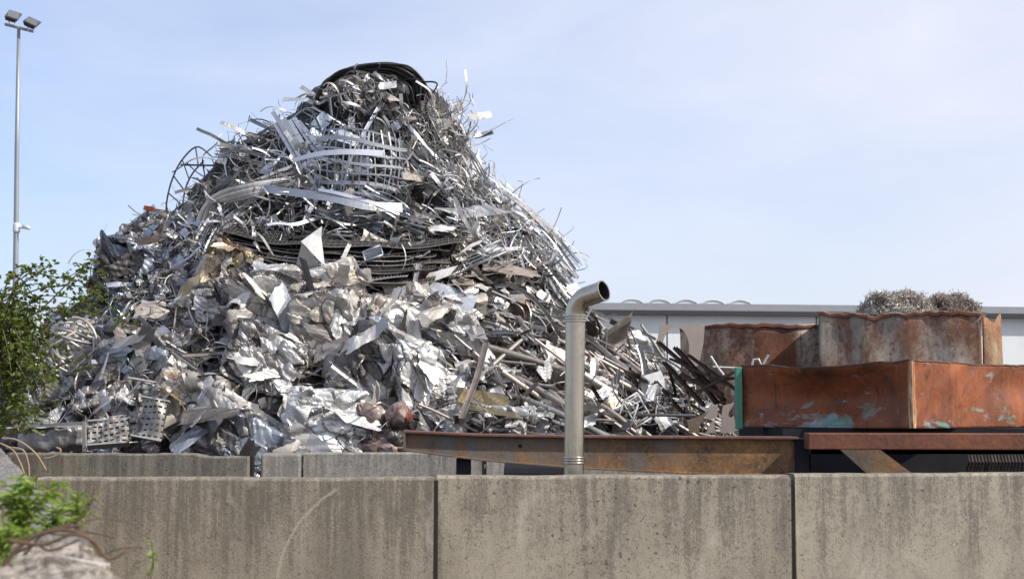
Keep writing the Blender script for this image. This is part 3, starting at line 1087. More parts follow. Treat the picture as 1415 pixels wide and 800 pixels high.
# crumpled sheets among the bales
scatter(16, BALES, 'crumple', P_CRUM, [FOIL, AL, ALD, WARM, DARKM], 'crumpled_sheet', 'crumpled silver sheet squeezed between the pressed bales', 'crumpled sheet', 'crumpled sheets between the bales', 0.3, 1.0, 0.6, (-0.15, 0.06), (0.45, 0.8), 0.3)
scatter(14, BALES, 'big', P_BIG, [AL, WARM, ALD, FOIL, DARKM, STEEL], 'bent_sheet', 'long bent sheet pinched between the pressed bales', 'bent sheet', 'bent sheets between the bales', 0.2, 0.9, 0.5, (-0.12, 0.08), (0.45, 0.8), 0.3)
scatter(14, LEFTLOW, 'big', P_BIG, [ALD, WARM, PALE, DARKM, AL], 'bent_sheet', 'long bent sheet in the low scrap behind the bramble', 'bent sheet', 'bent sheets behind the bramble', 0.2, 0.9, 0.5, (0.0, 0.18), (0.35, 0.65), 0.3)
scatter(18, MIDSHEET, 'big', P_BIG, [ALD, WARM, STEEL, TAUPE], 'bent_sheet', 'long bent sheet on the ledge under the combed strips', 'bent sheet', 'bent sheets on the ledge', -0.15, 0.4, 0.3, (0.0, 0.15), (0.6, 1.0), 0.0, lay=0.8)
scatter(14, LEFTLOW, 'crumple', P_CRUM, [ALD, ALD, WARM, DARKM, AL], 'crumpled_sheet', 'torn crumpled sheet in the low scrap behind the bramble', 'crumpled sheet', 'torn sheets behind the bramble', 0.2, 1.2, 0.6, (0.0, 0.2), (0.35, 0.7), 0.3)
scatter(36, TUBES, 'crumple', P_CRUM, [STEEL, FOIL, AL, WARM], 'crumpled_sheet', 'shiny creased sheet lying among the stainless tubes', 'crumpled sheet', 'creased sheets among the tubes', -0.4, 0.8, 0.6, (0.0, 0.2), (0.4, 0.8), 0.3)
scatter(12, LEFTDARK, 'crumple', P_CRUM, [BLUED, ALB, DARKM], 'crumpled_sheet', 'crumpled dark blue sheet in the scrap under the orange rail', 'crumpled sheet', 'crumpled dark sheets under the orange rail', 0.2, 1.2, 0.6, (0.0, 0.2), (0.5, 0.9), 0.3)
# profiles and tubes
scatter(120, TUBES, 'tube', P_TUBE, [STEEL, STEEL, STEEL, ALD, WARM], 'metal_tube', 'brownish stainless tube sloping down in the tube pile behind the vent pipe', 'metal tube', 'stainless tubes in the pile behind the vent pipe', -0.48, 0.28, 0.25, (0.02, 0.22), (0.55, 1.0), 0.2, True)
scatter(40, TUBES, 'angle', P_ANG, [STEEL, ALD, AL, BROWNM], 'metal_profile', 'narrow angle profile mixed into the stainless tube pile', 'metal profile', 'angle profiles in the tube pile', -0.5, 0.5, 0.4, (0.02, 0.22), (0.6, 1.0), 0.2)
scatter(30, DARKR, 'angle', P_ANG, [BROWNM, BROWNM, DARKM], 'iron_profile', 'dark brown iron profile leaning in the clump beside the green container post', 'iron profile', 'dark iron profiles beside the green post', -0.75, 0.35, 0.3, (0.02, 0.2), (0.45, 0.8), 0.2)
fill(260, BALES, P_THIN, [2, 1, 5, 6, 4], 0.2, 1.2, 0.6, (0.0, 0.18), (0.35, 0.8))
scatter(60, BALES, 'thin', P_THIN, [ALD, AL, STEEL, DARKM], 'metal_strip', 'narrow twisted strip caught between the pressed bales', 'metal strip', 'narrow strips between the bales', -0.2, 1.0, 0.5, (0.05, 0.25), (0.4, 0.8), 0.3)
scatter(30, BALES, 'slat', P_SLAT, [ALD, AL, STEEL], 'metal_profile', 'aluminium channel profile stuck between the pressed bales', 'metal profile', 'channel profiles between the bales', -0.4, 0.7, 0.4, (0.02, 0.2), (0.4, 0.7), 0.2)
scatter(26, SUMMIT_L, 'slat', P_SLAT, [ALB, ALB, PALE], 'metal_profile', 'blue grey channel profile near the bulging cage', 'metal profile', 'blue grey profiles near the cage', -0.6, 0.7, 0.4, (0.02, 0.2), (0.4, 0.7), 0.2)
scatter(20, LEFTLOW, 'tube', P_TUBE, [ALD, WARM, DARKM], 'metal_tube', 'bent dull tube in the low scrap behind the bramble', 'metal tube', 'bent tubes behind the bramble', 0.2, 1.0, 0.4, (0.02, 0.2), (0.4, 0.7), 0.2, True)

tag(STUFF.obj('metal_scrap', SM), 'dense tangle of small metal offcuts filling the scrap heap', 'scrap heap', kind='stuff')

# ------------------------------------------------------------------ pressed bales


def bale(px0, py0, px1, py1, mats, label, rot=(0, 0, 0), amp=0.05, freq=3.0, aniso=None, flaps=8, skin=5, depth=0.9, k=6, n=34, push=0.0, strap=False, group='pressed bales of sheet metal'):
    cxp, cyp = (px0 + px1) / 2, (py0 + py1) / 2
    h = hit(cxp, cyp)
    Y = h[0][1] - push
    sx, sz = (px1 - px0) / FPX * Y, (py1 - py0) / FPX * Y
    sy = depth * max(sx, sz)
    sm = min(1.0, min(sx, sz) / 0.75)
    mb = MB()
    mats = list(mats) + [mats[0], DARKM][-1:] if len(mats) < 4 else list(mats)
    V, F, mi = g_pressed(sx * 0.95, sy, sz * 0.95, 54, int(60 + 30 * max(sx, sz) / 0.7), amp * sm, (np.array([aniso[2], 0.1, -aniso[0]]) if aniso is not None else None), len(mats))
    mb.add((V, F), mi)
    fl = []
    for q in range(skin):
        face = R.integers(0, 4)
        w_, h_ = U(0.35, 0.85) * min(sx, sz), U(0.16, 0.40) * min(sx, sz)
        sh = g_sheet(w_, h_, 16, 12, R.integers(0, 3), 0.3, 0.026 * sm, 3.2, 6, 0.07)
        a, b = U(-0.42, 0.42), U(-0.42, 0.42)
        if face <= 1:
            p_, nn = np.array([a * sx * 0.85, -sy / 2 - U(0.0, 0.05), b * sz * 0.85]), np.array([0, -1.0, 0])
        elif face == 2:
            p_, nn = np.array([a * sx * 0.85, b * sy * 0.6 - sy * 0.2, sz / 2 + U(-0.01, 0.04)]), np.array([0, -0.3, 1.0])
        else:
            sg = 1 if R.random() < 0.6 else -1
            p_, nn = np.array([sg * (sx / 2 + U(-0.02, 0.03)), a * sy * 0.6 - sy * 0.2, b * sz * 0.85]), np.array([sg, -0.5, 0.0])
        nn = norm(nn + R.normal(0, 0.22, 3))
        d = np.array([0.0, 0, 1.0]) if aniso is not None else R.normal(0, 1, 3)
        if aniso is not None:
            d = norm(np.array([aniso[2], 0.1, -aniso[0]]) + R.normal(0, 0.2, 3))
        t = norm(d - nn * (d @ nn))
        mb.add(sh, R.integers(0, len(mats)), mat4(p_, t, np.cross(nn, t), nn))
    o = mb.obj('metal_bale', mats)
    c = at(cxp, cyp, Y - 0.22)
    o.location = (c[0], c[1] + sy * 0.18, c[2])
    o.rotation_euler = tuple(math.radians(r) for r in rot)
    tag(o, label, 'metal bale', group)
    for q in range(flaps):
        sh = g_sheet(U(0.35, 0.75) * sx, U(0.15, 0.4) * sz, 16, 12, R.integers(1, 3), 0.5, 0.020 * sm, 1.8, 4, 0.1)
        a, b = U(-0.5, 0.5), U(-0.55, 0.55)
        nn = norm(np.array([a * 1.0, -1.0, 0.5 * b + 0.2]) + R.normal(0, 0.35, 3))
        d = R.normal(0, 1, 3)
        t = norm(d - nn * (d @ nn))
        f = MB()
        f.add(sh, 0, mat4(np.array([a * sx, -sy / 2 - U(0.02, 0.1), b * sz]), t, np.cross(nn, t), nn))
        f.obj('flap', mats[R.integers(len(mats))], o)
    if strap:
        for q in (-0.2, 0.22):
            hx, hy, hz = sx * 0.48, sy * 0.54, sz * 0.5
            P = [(q * sx, -hy, -hz), (q * sx + 0.02, -hy - 0.03, 0), (q * sx, -hy, hz), (q * sx, hy, hz)]
            s_ = MB()
            s_.add(bar(np.array(P), 0.02, 0.004))
            s_.obj('strap', DARKM, o)
    return o


bale(300, 375, 412, 470, [ALD, AL, WARM], 'big wrinkled grey bale with a dark overhang, above the shiny folded bale', (5, -12, 20), 0.06, 3.2, (0.6, 0, 0.8), 1, 3)
bale(310, 458, 412, 540, [FOIL, AL, ALD], 'shiny bale of slanting folded sheets under the wrinkled grey bale', (0, 24, 10), 0.05, 2.6, (0.4, 0, 1.0), 3, 2)
bale(388, 540, 505, 632, [FOIL, AL, FOIL, ALD], 'silver crumpled cube bale standing on the gap of the back wall', (0, 5, 8), 0.045, 3.0, None, 2, 4, k=5)
bale(262, 560, 392, 640, [AL, ALB, ALD], 'fanned bale of grey sheets beside the silver cube bale', (0, 30, 5), 0.05, 3.0, (0.7, 0, 0.9), 4, 2)
bale(222, 518, 322, 590, [WARM, TAN, AL], 'cream and copper brown bale behind the pale blue blade', (0, 10, -10), 0.06, 2.6, None, 3, 2)
bale(412, 402, 492, 505, [WARM, AL, WARM], 'cream crumpled bale beside the wrinkled grey bale', (0, -8, -10), 0.055, 3.4, (0.9, 0, 0.3), 2, 3)
bale(396, 368, 500, 430, [WARM, AL, ALD], 'ribbed cream bale under the standing white triangular plate', (0, -20, 5), 0.05, 4.0, (0.4, 0, 0.8), 2, 3)
bale(478, 452, 572, 560, [ALD, ALB, DARKM], 'dark grey bale of long pleated sheets beside the white foil bale', (0, 28, -15), 0.06, 2.6, (0.4, 0, 1.0), 2, 3)
bale(530, 470, 590, 592, [FOIL, FOIL, AL], 'tall bright white foil bale beside the long pleated bale', (0, -8, 25), 0.05, 3.2, (1.0, 0, 0.2), 2, 3)
bale(500, 420, 600, 480, [WARM, WARM, FOIL], 'cream plated bale over the white foil bale', (0, 18, 10), 0.05, 2.6, None, 3, 3)
bale(566, 418, 646, 500, [FOIL, WARM, AL], 'silver foil bale beside the cream plated bale', (0, 30, 0), 0.055, 3.2, None, 2, 3)
bale(646, 505, 710, 548, [FOIL, AL], 'small glittering foil bundle above the gold sheet', (0, 10, 0), 0.05, 4.0, None, 1, 2)
bale(640, 560, 730, 604, [ALD, AL, STEEL], 'low crushed grey bale just above the steel beam', (0, 8, 0), 0.05, 4.5, (0.4, 0, 1), 1, 3)
bale(278, 340, 354, 410, [GOLD, TAN, GOLD, WARM], 'gold and brown crushed bale high on the heap', (0, 20, 10), 0.06, 3.2, (0.9, 0, 0.4), 2, 3)
bale(246, 400, 312, 462, [ALD, AL], 'grey pleated fan bale below the gold bale', (0, -30, 0), 0.05, 4.0, (0.6, 0, 0.9), 1, 3)
bale(140, 455, 235, 540, [ALD, WARM, DARKM, ALB], 'loose pressed bale of grey profiles beside the wire coil', (0, 8, 0), 0.06, 3.4, (0.2, 0, 1), 3, 3)
bale(560, 560, 640, 612, [AL, ALD, FOIL], 'narrow silver bale behind the reddish motor housings', (0, -25, 10), 0.05, 4.0, (0.7, 0, 0.7), 2, 2)
bale(130, 340, 240, 420, [BLUED, ALB, DARKM], 'blue black pressed bale on the outer edge of the heap', (0, 14, 10), 0.06, 3.0, None, 3, 3)


# small crushed bundles that fill the space between the bales
P_LUMP = [g_pressed(U(0.35, 0.6), U(0.35, 0.5), U(0.25, 0.42), 36, 44, 0.04, norm(R.normal(size=3)) * np.array([1, 0.3, 1]), 3) for _ in range(16)]
LUMP_M = [(AL, ALD, FOIL), (FOIL, AL, ALD), (WARM, AL, ALD), (ALD, DARKM, STEEL), (ALD, AL, WARM), (ALD, ALB, DARKM)]
LUMPS = {}


def lumps(n, poly, sets, label, group, s=(0.6, 1.1), off=(-0.16, 0.04)):
    for (q, nn) in spots(n, poly):
        k = (R.integers(len(P_LUMP)), sets[R.integers(len(sets))])
        if k not in LUMPS:
            V, F, mi = P_LUMP[k[0]]
            LUMPS[k] = mesh_from('crushed_bundle', V, F, LUMP_M[k[1]], mi)
        put('crushed_bundle', LUMPS[k], place(q, nn, U(-0.6, 0.6), 0.4, 0.35, U(*off), U(*s), 0.3), label, 'metal bundle', group)


lumps(30, BALES, [0, 1, 2, 4], 'small crushed silver bundle wedged between the pressed bales', 'small crushed bundles between the bales')
lumps(34, LEFTLOW, [2, 3, 4, 5], 'small dull crushed bundle in the low scrap behind the bramble', 'crushed bundles behind the bramble', (0.5, 0.9))
lumps(24, LEFTDARK, [5, 3, 5], 'small dark crushed bundle in the scrap under the orange rail', 'dark crushed bundles under the orange rail', (0.5, 0.9))
lumps(14, MIDSHEET, [4, 2, 3], 'small crushed bundle among the loose sheets of the ledge', 'crushed bundles on the ledge', (0.4, 0.7), (-0.2, 0.0))
lumps(14, [(640, 560), (760, 560), (860, 590), (860, 612), (640, 612)], [0, 1, 3], 'small shiny crushed bundle low in the tube pile', 'crushed bundles low in the tube pile', (0.4, 0.7), (-0.05, 0.1))

# ------------------------------------------------------------------ special pieces, each singled out


def sheet_at(name, px, py, w_px, h_px, ang, mat, label, cat='metal plate', lift=0.2, tilt=(0, 0), folds=1, fa=0.4, cr=0.010, n=(18, 10), jag=0.05, smooth=False, dY=None, taper=None, group=None, bend=0.0, k=5):
    h = hit(px, py)
    Y = (h[0][1] - lift) if dY is None else dY
    s = Y / FPX
    me = mesh_from(name, *g_sheet(w_px * s, h_px * s, n[0], n[1], folds, fa, cr, 3.0, k, jag, bend), mat, None, smooth)
    d = np.array([math.cos(ang), 0, math.sin(ang)])
    nn = norm(np.array([tilt[0], -1.0, tilt[1]]))
    t = norm(d - nn * (d @ nn))
    o = put(name, me, mat4(at(px, py, Y), t, np.cross(nn, t), nn), label, cat, group)
    sol = o.modifiers.new('thickness', 'SOLIDIFY')
    sol.thickness = 0.004
    return o


rad_ = math.radians
sheet_at('metal_plate', 680, 178, 52, 12, rad_(14), WHITE, 'long white bent plate sticking out into the sky beside the summit', lift=0.3, tilt=(0.2, 0.6), folds=2)
sheet_at('metal_plate', 664, 160, 36, 14, rad_(20), WHITE, 'short white plate above the long one sticking out beside the summit', lift=0.35, tilt=(0.1, 0.4))
sheet_at('metal_plate', 668, 186, 30, 10, rad_(5), PALE, 'small grey plate under the white plates sticking out beside the summit', lift=0.25, tilt=(0.1, 0.4))
sheet_at('metal_plate', 655, 246, 88, 15, rad_(68), WHITE, 'long white plate leaning steeply down from the summit tangle', lift=0.4, tilt=(0.4, 0.4), folds=1, fa=0.2)
sheet_at('metal_plate', 607, 380, 44, 17, rad_(28), WHITE, 'white rectangular plate lying at the end of the sagging mesh', lift=0.4, tilt=(0.1, 0.6), folds=0, jag=0.02)
sheet_at('metal_plate', 655, 292, 76, 20, rad_(8), AL, 'wide bright plate across the heap under the leaning white plate', lift=0.35, tilt=(0.1, 0.7), folds=1, fa=0.3)
sheet_at('metal_plate', 612, 316, 32, 10, rad_(5), WHITE, 'narrow white plate on the ledge under the wide bright plate', lift=0.3, tilt=(0.1, 0.5))
sheet_at('metal_plate', 690, 345, 70, 8, rad_(14), WHITE, 'white window frame strip on the ledge beside the combed strips', lift=0.35, tilt=(0.1, 0.5))
sheet_at('metal_plate', 655, 338, 40, 7, rad_(35), WHITE, 'short white strip crossing the ledge above the dark hollow', lift=0.35, tilt=(0.1, 0.5))
sheet_at('metal_plate', 620, 410, 80, 40, rad_(-22), PALE, 'large pale flat sheet sloping down over the foil bales', lift=0.35, tilt=(0.15, 0.7), folds=1, fa=0.25, jag=0.06)
sheet_at('metal_plate', 565, 402, 70, 34, rad_(-8), WARM, 'large grey beige sheet under the end of the mesh layers', lift=0.3, tilt=(-0.1, 0.5), folds=1, fa=0.3)
sheet_at('metal_plate', 480, 388, 70, 24, rad_(12), WARM, 'beige sheet in the shade under the sagging mesh', lift=0.3, tilt=(-0.1, 0.3), folds=1)
sheet_at('metal_plate', 705, 372, 74, 26, rad_(-18), TAUPE, 'brownish sheet roofing the dark hollow of the ledge', lift=0.3, tilt=(0.2, 0.8), folds=1, fa=0.3)
sheet_at('curled_sheet', 722, 385, 40, 26, rad_(20), STEEL, 'rolled shiny sheet lying in the dark hollow', 'curled sheet', lift=0.35, tilt=(0.2, 0.3), folds=0, bend=3.2, n=(18, 6), smooth=False)
sheet_at('metal_plate', 393, 428, 66, 34, rad_(-62), PALE, 'smooth pale flap hanging beside the wrinkled grey bale', lift=0.55, tilt=(0.5, 0.2), folds=1, fa=0.3, jag=0.07)
sheet_at('metal_plate', 276, 595, 92, 20, rad_(42), ALB, 'pale blue long blade leaning in front of the cream bale', lift=0.5, tilt=(0.1, 0.4), folds=1, fa=0.15, jag=0.05)
sheet_at('metal_plate', 478, 190, 34, 26, rad_(-20), PALE, 'blue grey folded sheet lying on top of the cage', lift=0.4, tilt=(0, 0.6), folds=1, fa=0.5)
sheet_at('metal_plate', 445, 168, 22, 30, rad_(-40), ALB, 'tilted bluish sheet between the cage and cable coil', lift=0.35, tilt=(-0.1, 0.5), folds=1)
sheet_at('metal_plate', 432, 130, 44, 7, rad_(-38), AL, 'straight pale slat poking into the sky beside the cable coil', lift=0.3, tilt=(0, 0.4), folds=0, jag=0.02)
sheet_at('metal_plate', 340, 100 + 110, 14, 20, rad_(75), WHITE, 'small white shard standing on the shoulder of the heap', lift=0.2, tilt=(0, 0.1), jag=0.15)
sheet_at('gold_sheet', 668, 553, 74, 36, rad_(-8), GOLD, 'dull gold bent sheet under the small glittering bundle', lift=0.4, tilt=(0.1, 0.5), folds=2, fa=0.4)
sheet_at('gold_sheet', 668, 566, 100, 10, rad_(-14), GOLD, 'long narrow gold strip crossing below the bent gold sheet', lift=0.55, tilt=(0.0, 0.6), folds=0)
sheet_at('folded_hood', 846, 470, 62, 48, rad_(78), STEEL, 'shiny folded stainless hood standing up beside the vent pipe', 'sheet', lift=0.5, tilt=(0.15, 0.05), folds=3, fa=0.6, cr=0.01, jag=0.05)
sheet_at('metal_plate', 868, 474, 64, 8, rad_(-60), DARKM, 'dark bent edge strip leaning on the folded stainless hood', lift=0.6, tilt=(0.3, 0.1), folds=1)
sheet_at('crumpled_sheet', 888, 490, 70, 44, rad_(-42), ALD, 'crushed grey duct behind the white slotted plate', 'crumpled sheet', lift=0.3, tilt=(0.3, 0.4), folds=3, cr=0.03, k=6, n=(20, 14))
sheet_at('crumpled_sheet', 905, 545, 46, 26, rad_(10), FOIL, 'silver crumpled foil under the white slotted plate', 'crumpled sheet', lift=0.5, tilt=(0.1, 0.3), folds=3, cr=0.03, k=6, n=(20, 14))
sheet_at('crumpled_sheet', 976, 570, 36, 26, rad_(30), PALE, 'pale bluish crumpled film beside the cut-out plates', 'crumpled sheet', lift=0.5, tilt=(0.1, 0.3), folds=3, cr=0.03, k=6, n=(16, 12))
sheet_at('crumpled_sheet', 918, 582, 24, 22, rad_(30), WHITE, 'white crumpled sheet lying on the steel beam edge', 'crumpled sheet', lift=0.6, tilt=(0.1, 0.3), folds=2, cr=0.02, k=5)
sheet_at('crumpled_sheet', 812, 582, 26, 18, rad_(20), FOIL, 'small silver crumple next to the foot of the tube pile', 'crumpled sheet', lift=0.6, tilt=(0.1, 0.3), folds=2, cr=0.03, k=5)
sheet_at('metal_plate', 165, 393, 40, 10, rad_(8), PALE, 'thin white shelf in the blue black scrap', lift=0.5, tilt=(0, 0.7))
sheet_at('metal_plate', 216, 330, 60, 12, rad_(24), BROWNM, 'bent brown strip over the blue black scrap', lift=0.3, tilt=(0, 0.6), folds=2)
sheet_at('metal_plate', 200, 345, 52, 9, rad_(30), AL, 'curved pale bumper strip on the blue black scrap', lift=0.4, tilt=(0, 0.3), folds=0, bend=-1.2, n=(16, 4))



def poly_plate(name, pts, Y, mat, label, cat='metal plate', dY=None, th=0.004, group=None, fold=0.0):
    """flat cut plate with its own outline; dY tilts each corner in depth"""
    n = len(pts)
    W = np.array([at(x, y, Y + (dY[i] if dY else 0.0)) for i, (x, y) in enumerate(pts)])
    c = W.mean(0)
    a, b = W[1] - W[0], W[2] - W[0]
    nn = norm(np.cross(a, b))
    if nn[1] > 0:
        nn = -nn
    V = [tuple(v - c) for v in W] + [tuple(v - c - nn * th) for v in W]
    F = [tuple(range(n)), tuple(range(2 * n - 1, n - 1, -1))] + [(i, n + i, n + (i + 1) % n, (i + 1) % n) for i in range(n)]
    me = bpy.data.meshes.new(name)
    me.from_pydata(V, [], F)
    me.materials.append(mat)
    o = bpy.data.objects.new(name, me)
    COL.objects.link(o)
    o.location = c
    return tag(o, label, cat, group)


hp = hit(432, 345)[0][1] - 0.62
poly_plate('metal_plate', [(445, 313), (431, 323), (416, 334), (424, 342), (432, 352), (449, 368), (446, 345), (444, 328)], hp, WHITE, 'white pointed plate standing upright over the sagging mesh', dY=[0.1, 0.05, 0, 0, 0.02, 0.05, 0.09, 0.1])
poly_plate('metal_plate', [(417, 336), (409, 366), (430, 377), (440, 366), (430, 350)], hp + 0.02, TAUPE, 'brown plate hanging under the white pointed plate', dY=[0.05, 0.1, 0, -0.1, -0.05])
hb_ = hit(460, 270)[0][1] - 0.55
for (pts, w_, mt, lb) in (([(330, 258), (372, 262), (420, 268), (462, 274), (505, 284), (556, 287)], 0.115, ALB, 'wide blue grey band wrapped across the lower cage'), ([(404, 222), (440, 213), (480, 210), (530, 212)], 0.075, PALE, 'pale flat band bowed across the top of the cage'), ([(440, 262), (470, 268), (520, 282), (552, 296)], 0.05, PALE, 'narrow pale band crossing under the wide blue grey band')):
    P = spline([at(x, y, hb_ + 0.35 * abs((x - 470) / 120.0) ** 2) for x, y in pts], 24)
    P, T, N, B = frames(P)
    Bz = np.repeat(np.array([[0.1, 0.25, 1.0]]), 24, 0)
    Bz = Bz - T * (Bz * T).sum(1)[:, None]
    Bz /= np.linalg.norm(Bz, axis=1)[:, None]
    mb = MB()
    mb.add(sweep(P, T, np.cross(T, Bz), Bz, rectcs(w_, 0.004), True, w_ and np.linspace(0.75, 1.0, 24), True))
    tag(mb.obj('metal_band', mt), lb, 'metal band')

# plank bundle leaning beside the cage
GP = 'planks leaning beside the cage'
for q, (x0, y0, x1, y1) in enumerate([(380, 170, 418, 234), (386, 167, 424, 232), (392, 164, 430, 230), (399, 166, 438, 233), (406, 163, 446, 222), (412, 168, 450, 214)]):
    h = hit((x0 + x1) / 2, (y0 + y1) / 2)
    Y = h[0][1] - 0.25 - 0.03 * (q % 3)
    a, b = at(x0, y0, Y + 0.15), at(x1, y1, Y)
    mb = MB()
    P, T, N, B = frames(np.linspace(a, b, 6))
    Bv = norm(np.cross(T[0], np.array([0.2, -1, 0.1])))
    Nn = norm(np.cross(T[0], Bv))
    mb.add(sweep(P, T, np.repeat(Nn[None], 6, 0), np.repeat(Bv[None], 6, 0), [(-0.03, 0.02), (-0.03, 0), (0.03, 0), (0.03, 0.02)], False))
    tag(mb.obj('metal_plank', ALB), 'blue grey channel plank leaning in the bundle beside the cage', 'plank', GP)

# the bulging cage
hc = hit(498, 245)
Yc = hc[0][1] - 0.30
cc_ = at(498, 245, Yc + 0.45)
s_ = Yc / FPX
cage = empty('bulging_cage', cc_)
cage.rotation_euler = (rad_(4), rad_(4), 0)
tag(cage, 'bulging blue grey lattice cage of flat strips high on the heap', 'metal cage')
Hh, Rr = 128 * s_, 0.56


def cage_r(t):
    return Rr * (0.80 + 0.26 * math.sin(PI * (0.12 + 0.80 * t)))


for q in range(9):
    t = 0.04 + q * 0.115
    z = (0.5 - t) * Hh
    a = np.linspace(rad_(195 + U(-8, 8)), rad_(345 + U(-8, 8)), 22)
    r = cage_r(t) + U(-0.01, 0.02)
    P = np.stack([np.cos(a) * r, np.sin(a) * r, z + 0.02 * np.sin(a * 3 + q) - 0.05 * np.cos(a) * 0.6], 1)
    T = np.gradient(P, axis=0)
    T /= np.linalg.norm(T, axis=1)[:, None]
    N = np.stack([np.cos(a), np.sin(a), a * 0], 1)
    mb = MB()
    mb.add(sweep(P, T, N, np.cross(N, T), rectcs((0.02, 0.045, 0.025, 0.03)[q % 4], 0.003), True, None, True))
    mb.obj('hoop', [ALB, PALE][q % 2], cage)
for q in range(17):
    a = rad_(200 + q * 8.6 + U(-2, 2))
    t = np.linspace(U(-0.02, 0.1), U(0.9, 1.06), 14)
    r = np.array([cage_r(x) for x in t]) - 0.006
    aa = a + 0.06 * np.sin(t * 4 + q)
    P = np.stack([np.cos(aa) * r, np.sin(aa) * r, (0.5 - t) * Hh], 1)
    T = np.gradient(P, axis=0)
    T /= np.linalg.norm(T, axis=1)[:, None]
    N = np.stack([np.cos(aa), np.sin(aa), aa * 0], 1)
    mb = MB()
    mb.add(sweep(P, T, N, np.cross(N, T), rectcs(U(0.012, 0.028), 0.003), True, None, True))
    mb.obj('upright', [ALB, ALB, ALD][q % 3], cage)

# black cable coil on the summit
hc = hit(520, 130)
Yk = hc[0][1] - 0.10
coil = empty('cable_coil', at(515, 130, Yk))
tag(coil, 'thick black cable coil arching over the summit of the heap', 'cable coil')
arc = np.array([(432, 152), (440, 128), (452, 112), (470, 100), (492, 93), (516, 89), (540, 88), (562, 94), (580, 106), (590, 120), (592, 138)], float)


for q in range(22):
    f = q / 21
    pts = []
    for i, (x, y) in enumerate(arc):
        t = i / (len(arc) - 1)
        thick = 5 + 34 * max(0, t - 0.35)
        o_ = f * thick + R.normal(0, 1.3)
        dx, dy = 515 - x, 150 - y
        l = math.hypot(dx, dy)
        pts.append(at(x + dx / l * o_, y + dy / l * o_, Yk - 0.32 + 0.3 * abs(t - 0.5) + (q % 4) * 0.045 + f * 0.1))
    P = spline(pts, 34) - np.array(coil.location)
    mb = MB()
    mb.add(tube(P, U(0.014, 0.021), 8, True))
    mb.obj('cable', BLACK, coil, True)
for q in range(7):          # a few loops hang on down the middle
    x0, x1 = 480 + q * 16 + U(-6, 6), 540 + q * 8
    pts = [at(x0, 96 + 3 * q, Yk - 0.2), at(x0 + 25, 112 + U(0, 10), Yk - 0.35), at(x1, 140 + U(0, 10), Yk - 0.32), at(x1 + 10, 168 + U(0, 20), Yk - 0.2)]
    P = spline(pts, 20) - np.array(coil.location)
    mb = MB()
    mb.add(tube(P, U(0.011, 0.016), 8, True))
    mb.obj('cable', BLACK, coil, True)

# pale ribbon tangle inside the coil
GR = 'pale looped ribbons inside the cable coil'
for q in range(60):
    x, y = R.normal(506, 26), R.normal(132, 14)
    V, F = g_strip(U(0.35, 0.7), U(0.02, 0.04), 0.003, 18, bend=0.22, side=0.05, twist=0.2, curl=U(0.1, 0.35) * random.choice((-1, 1)))
    me = mesh_from('looped_ribbon', V, F, [AL, ALD, WARM][q % 3])
    put('looped_ribbon', me, mat4(at(x, y, Yk - 0.28 - U(0, 0.14)), *np.linalg.qr(R.normal(size=(3, 3)))[0]), 'pale looped ribbon in the knot framed by the black cable coil', 'metal strip', GR)
sheet_at('metal_plate', 536, 133, 30, 14, rad_(-48), WARM, 'cream twisted plate hanging inside the black cable coil', dY=Yk - 0.46, tilt=(0.3, 0.4), folds=1)
sheet_at('metal_plate', 536, 118, 24, 14, rad_(10), AL, 'small bright plate tucked under the arch of the cable coil', dY=Yk - 0.46, tilt=(0.2, 0.5), folds=1)

# bowed ladder frame sticking out to the side
Yl = 18.2
fr = empty('bowed_ladder_frame', at(255, 260, Yl))
tag(fr, 'thin bowed ladder frame of rods sticking out against the sky', 'metal frame')
o_ = np.array(fr.location)
rails = [[(229, 300), (231, 275), (238, 248), (251, 222), (272, 203), (292, 216)], [(252, 312), (252, 290), (256, 262), (266, 240), (282, 222)]]
RP = []
for k_, rl_ in enumerate(rails):
    P = spline([at(x, y, Yl - 0.25 * k_) for x, y in rl_], 24) - o_
    RP.append(P)
    mb = MB()
    mb.add(tube(P, 0.011, 6, True))
    mb.obj('rail', DARKM, fr, True)
for t0_, t1_ in ((2, 3), (6, 7), (10, 11), (14, 15), (18, 20)):
    mb = MB()
    mb.add(tube(np.array([RP[0][t0_], RP[1][t1_]]), 0.009, 6, True))
    mb.obj('rung', DARKM, fr, True)
mb = MB()
mb.add(tube(np.array([at(250, 228, Yl), at(300, 229, Yl - 0.3)]) - o_, 0.013, 6, True))
mb.obj('brace', DARKM, fr, True)

# orange rail with bent legs
rt = empty('orange_rail', at(225, 294, 18.0))
tag(rt, 'rusty rail with orange red ends sticking out over the blue black scrap', 'rail')
o_ = np.array(rt.location)
mb = MB()
mb.add(bar(np.array([at(200, 288, 17.9), at(256, 299, 18.0)]) - o_, 0.03, 0.04))
mb.obj('bar', BROWNM, rt)
for (x, y, e) in ((199, 287, 14), (218, 292, 10), (248, 297, 14)):
    mb = MB()
    mb.add(bar(np.array([at(x, y, 17.88), at(x + e, y + e * 0.2, 17.88)]) - o_, 0.05, 0.055))
    mb.obj('orange_clip', ORANGE, rt)
Gw = 'bent white rods under the orange rail'
for P in ([(232, 296), (229, 322), (228, 343)], [(216, 338), (229, 348), (256, 352)], [(230, 322), (254, 325)], [(205, 300), (206, 312), (213, 322), (216, 345)], [(246, 366), (262, 352), (274, 335)]):
    mb = MB()
    mb.add(tube(spline([at(x, y, 17.3) for x, y in P], 12), 0.013, 8, True))
    tag(mb.obj('metal_rod', AL, None, True), 'bent pale rod in the gap under the orange rail', 'rod', Gw)

